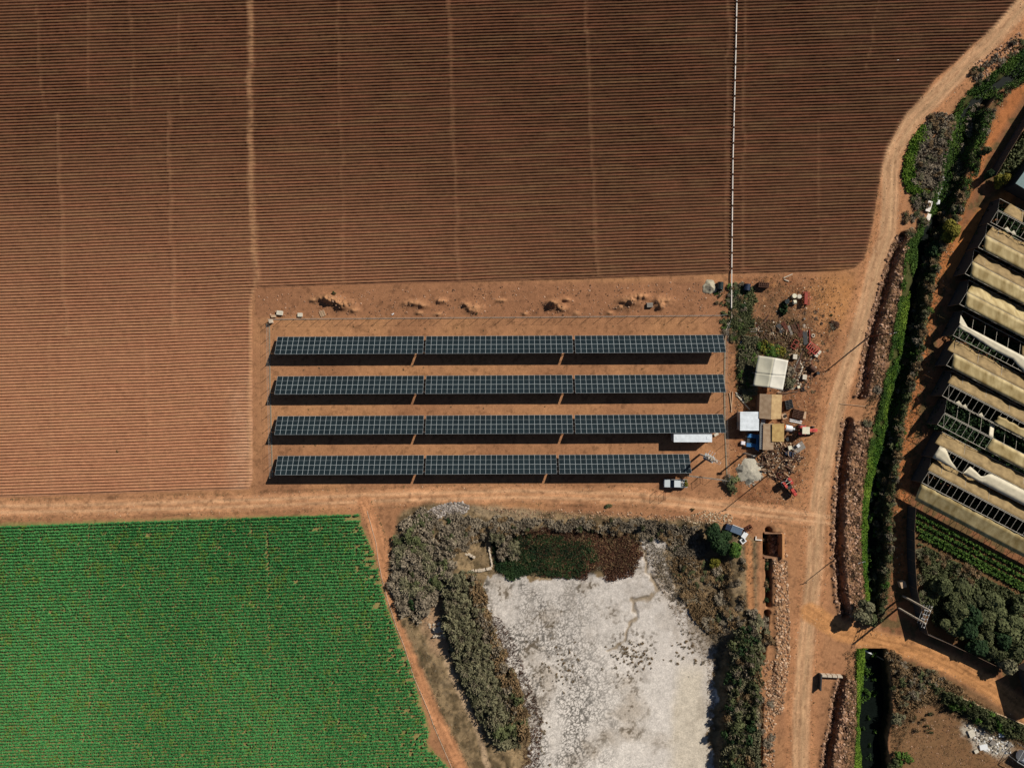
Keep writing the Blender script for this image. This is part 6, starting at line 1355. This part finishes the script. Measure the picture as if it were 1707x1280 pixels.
tufts('bank_grass', bandn(3600, 470, 760, lambda L_, G_, R_, u: L_+(G_-L_+3)*np.sqrt(u)), 'bright', .24, .62, 6, 'bright grass mixed into the left canal bank', 'grass', 59)
tufts('bank_plants', bandn(1100, 560, 760, lambda L_, G_, R_, u: G_+(R_-G_)*u), 'green', .26, .9, 6, 'dark water weeds in the middle canal', 'plants', 60)
brush([(1236,560),(1262,562),(1258,600),(1262,655),(1240,668),(1228,620)], 1500, 'greygreen', .6, .18, 'scrubby brush left of the fabric canopy', 83)
brush([(1186,480),(1252,462),(1262,500),(1256,545),(1228,575),(1200,550)], 1700, 'olive', .3, .17, 'scrubby brush around the pipe end', 84, thr=.66)
brush([(1262,530),(1330,530),(1350,600),(1320,600),(1266,575)], 900, 'brown', .2, .14, 'dry brush among the upper scrap', 85)
tufts('pond_plants', ragged([(840,880),(1060,884),(1080,920),(1060,955),(900,955),(850,940)], 1500), 'brown', .2, .5, 5, 'brown reeds mixed through the pond plants', 'plants', 86)
rocks('scrap_bits', sample([(1250,530),(1345,540),(1365,600),(1350,655),(1318,650),(1325,600),(1255,575)], 1500, rg), .04, .3, [(70,50,40),(120,96,76),(50,38,32),(180,164,144),(110,60,46)], 'broken scrap strewn over the upper yard', 'scrap bits', 87, .4, 3)
rocks('gravel', sample([(1228,775),(1250,762),(1272,775),(1272,800),(1250,812),(1230,800)], 500, rg), .04, .2, [(150,144,130),(120,114,104),(186,178,160)], 'loose gravel round the pale heap', 'gravel', 88)
o = shrub_mesh('blue_tarpaulin', 990, .7, .3, 'dark', .4, 60, 1.2); place(o, 1239.5, 572); o.scale = (.8, 1.6, .5); o.data.materials[0] = M_BLUE; tag(o, 'crumpled blue tarpaulin on the weeds left of the scrap', 'tarpaulin')
plant(1313, 619, 1.5, 1.6, 'grey', 'upper grey dead bush against the right side of the canopy', None, True); plant(1316, 637, 1.5, 1.5, 'greygreen', 'lower grey-green dead bush against the right side of the canopy', None, True)
m = MB(); m.box(-1.2, -.35, .75, 1.2, .35, 1.2); o = m.build('seed_hopper', M_RED2, None, .03); x, y = W(1344, 497.5, 1.2); o.location = (x, y, hzp(1344, 497.5)); o.rotation_euler = (0, 0, 1.53); tag(o, 'rusty red seed hopper box resting on the seed drill', 'hopper')
jp = ragged([(1215,462),(1390,462),(1418,500),(1385,600),(1350,700),(1345,830),(1300,842),(1225,700),(1228,560)], 5200, .50, 20)
rocks('scrap_bits', jp[::2], .03, .2, [(84,62,46),(140,116,92),(64,48,38),(196,176,150),(120,78,56)], 'small debris and stones all over the yard', 'scrap bits', 92, .4, 3)
tufts('dry_grass', jp[1::2], 'brown', .15, .15, 4, 'brown dry weeds all over the yard', 'dry grass', 93, .4)
tufts('dry_grass', ragged([(1070,895),(1120,905),(1190,1000),(1222,1050),(1196,1130),(1185,1040),(1130,1010),(1095,960)], 2600, .5, 10), 'grey', .2, .3, 5, 'grey scrub spreading onto the upper right of the pond bed', 'scrub', 94, .4)
rocks('stones', np.concatenate([band(900, 60, 1030, lambda L_, G_, R_, u: R_+4+26*u)]), .03, .16, st_, 'small stones on the greenhouse track', 'stones', 95)
def roadside(T, off0, off1, n, seed):
    rr = np.random.default_rng(seed); out = []
    for (x0, y0), (x1, y1) in zip(T[:-1], T[1:]):
        L_ = math.hypot(x1-x0, y1-y0); k = int(n*L_/1000); t = rr.random(k); o = rr.uniform(off0, off1, k)*np.where(rr.random(k) < .5, 1, -1); out.append(np.stack([x0+(x1-x0)*t-(y1-y0)/L_*o, y0+(y1-y0)*t+(x1-x0)/L_*o], 1))
    return np.concatenate(out)
rocks('stones', np.concatenate([roadside(ROAD, 12, 21, 900, 1), roadside(WROAD, 10, 17, 700, 2), roadside(EROAD, 10, 17, 900, 3), roadside(TRACK, 7, 12, 700, 4), roadside(ROAD, 0, 18, 500, 5), roadside(WROAD, 0, 14, 400, 6)]), .02, .13, [(176,140,108),(120,88,64),(200,170,140)], 'loose stones along the dirt roads', 'stones', 96, .5, 3)
tufts('verge_weeds', np.concatenate([roadside(ROAD, 17, 24, 500, 7), roadside(WROAD, 14, 19, 420, 8), roadside(TRACK, 10, 13, 900, 9)]), 'olive', .13, .14, 4, 'sparse weeds along the road verges', 'weeds', 97, .4)
rocks('rubble', sample([(1612,1208),(1640,1218),(1690,1240),(1684,1254),(1650,1256),(1622,1236)], 420, rg), .05, .3, [(214,210,202),(180,172,160),(120,112,100)], 'pale rubble and litter beside the hedge', 'rubble', 98)
scatter([(1545,1185),(1590,1200),(1560,1225),(1520,1240),(1500,1235),(1510,1190)], 12, 99, ['brown','grove'], (.3,.6), (.4,.9), 'small shrub on the bare plot', 'shrubs on the bare plot', .3)
rocks('soil_clods', sample([(1490,1150),(1560,1175),(1640,1215),(1700,1260),(1690,1300),(1490,1300)], 900, rg), .03, .16, cl_, 'clods on the bare brown plot', 'clods', 100)
tufts('dry_grass', ragged([(1490,1150),(1560,1170),(1690,1240),(1700,1300),(1490,1300)], 1500, .55, 20), 'brown', .14, .14, 4, 'thin dry grass on the bare plot', 'dry grass', 101, .4)
flush_plants()
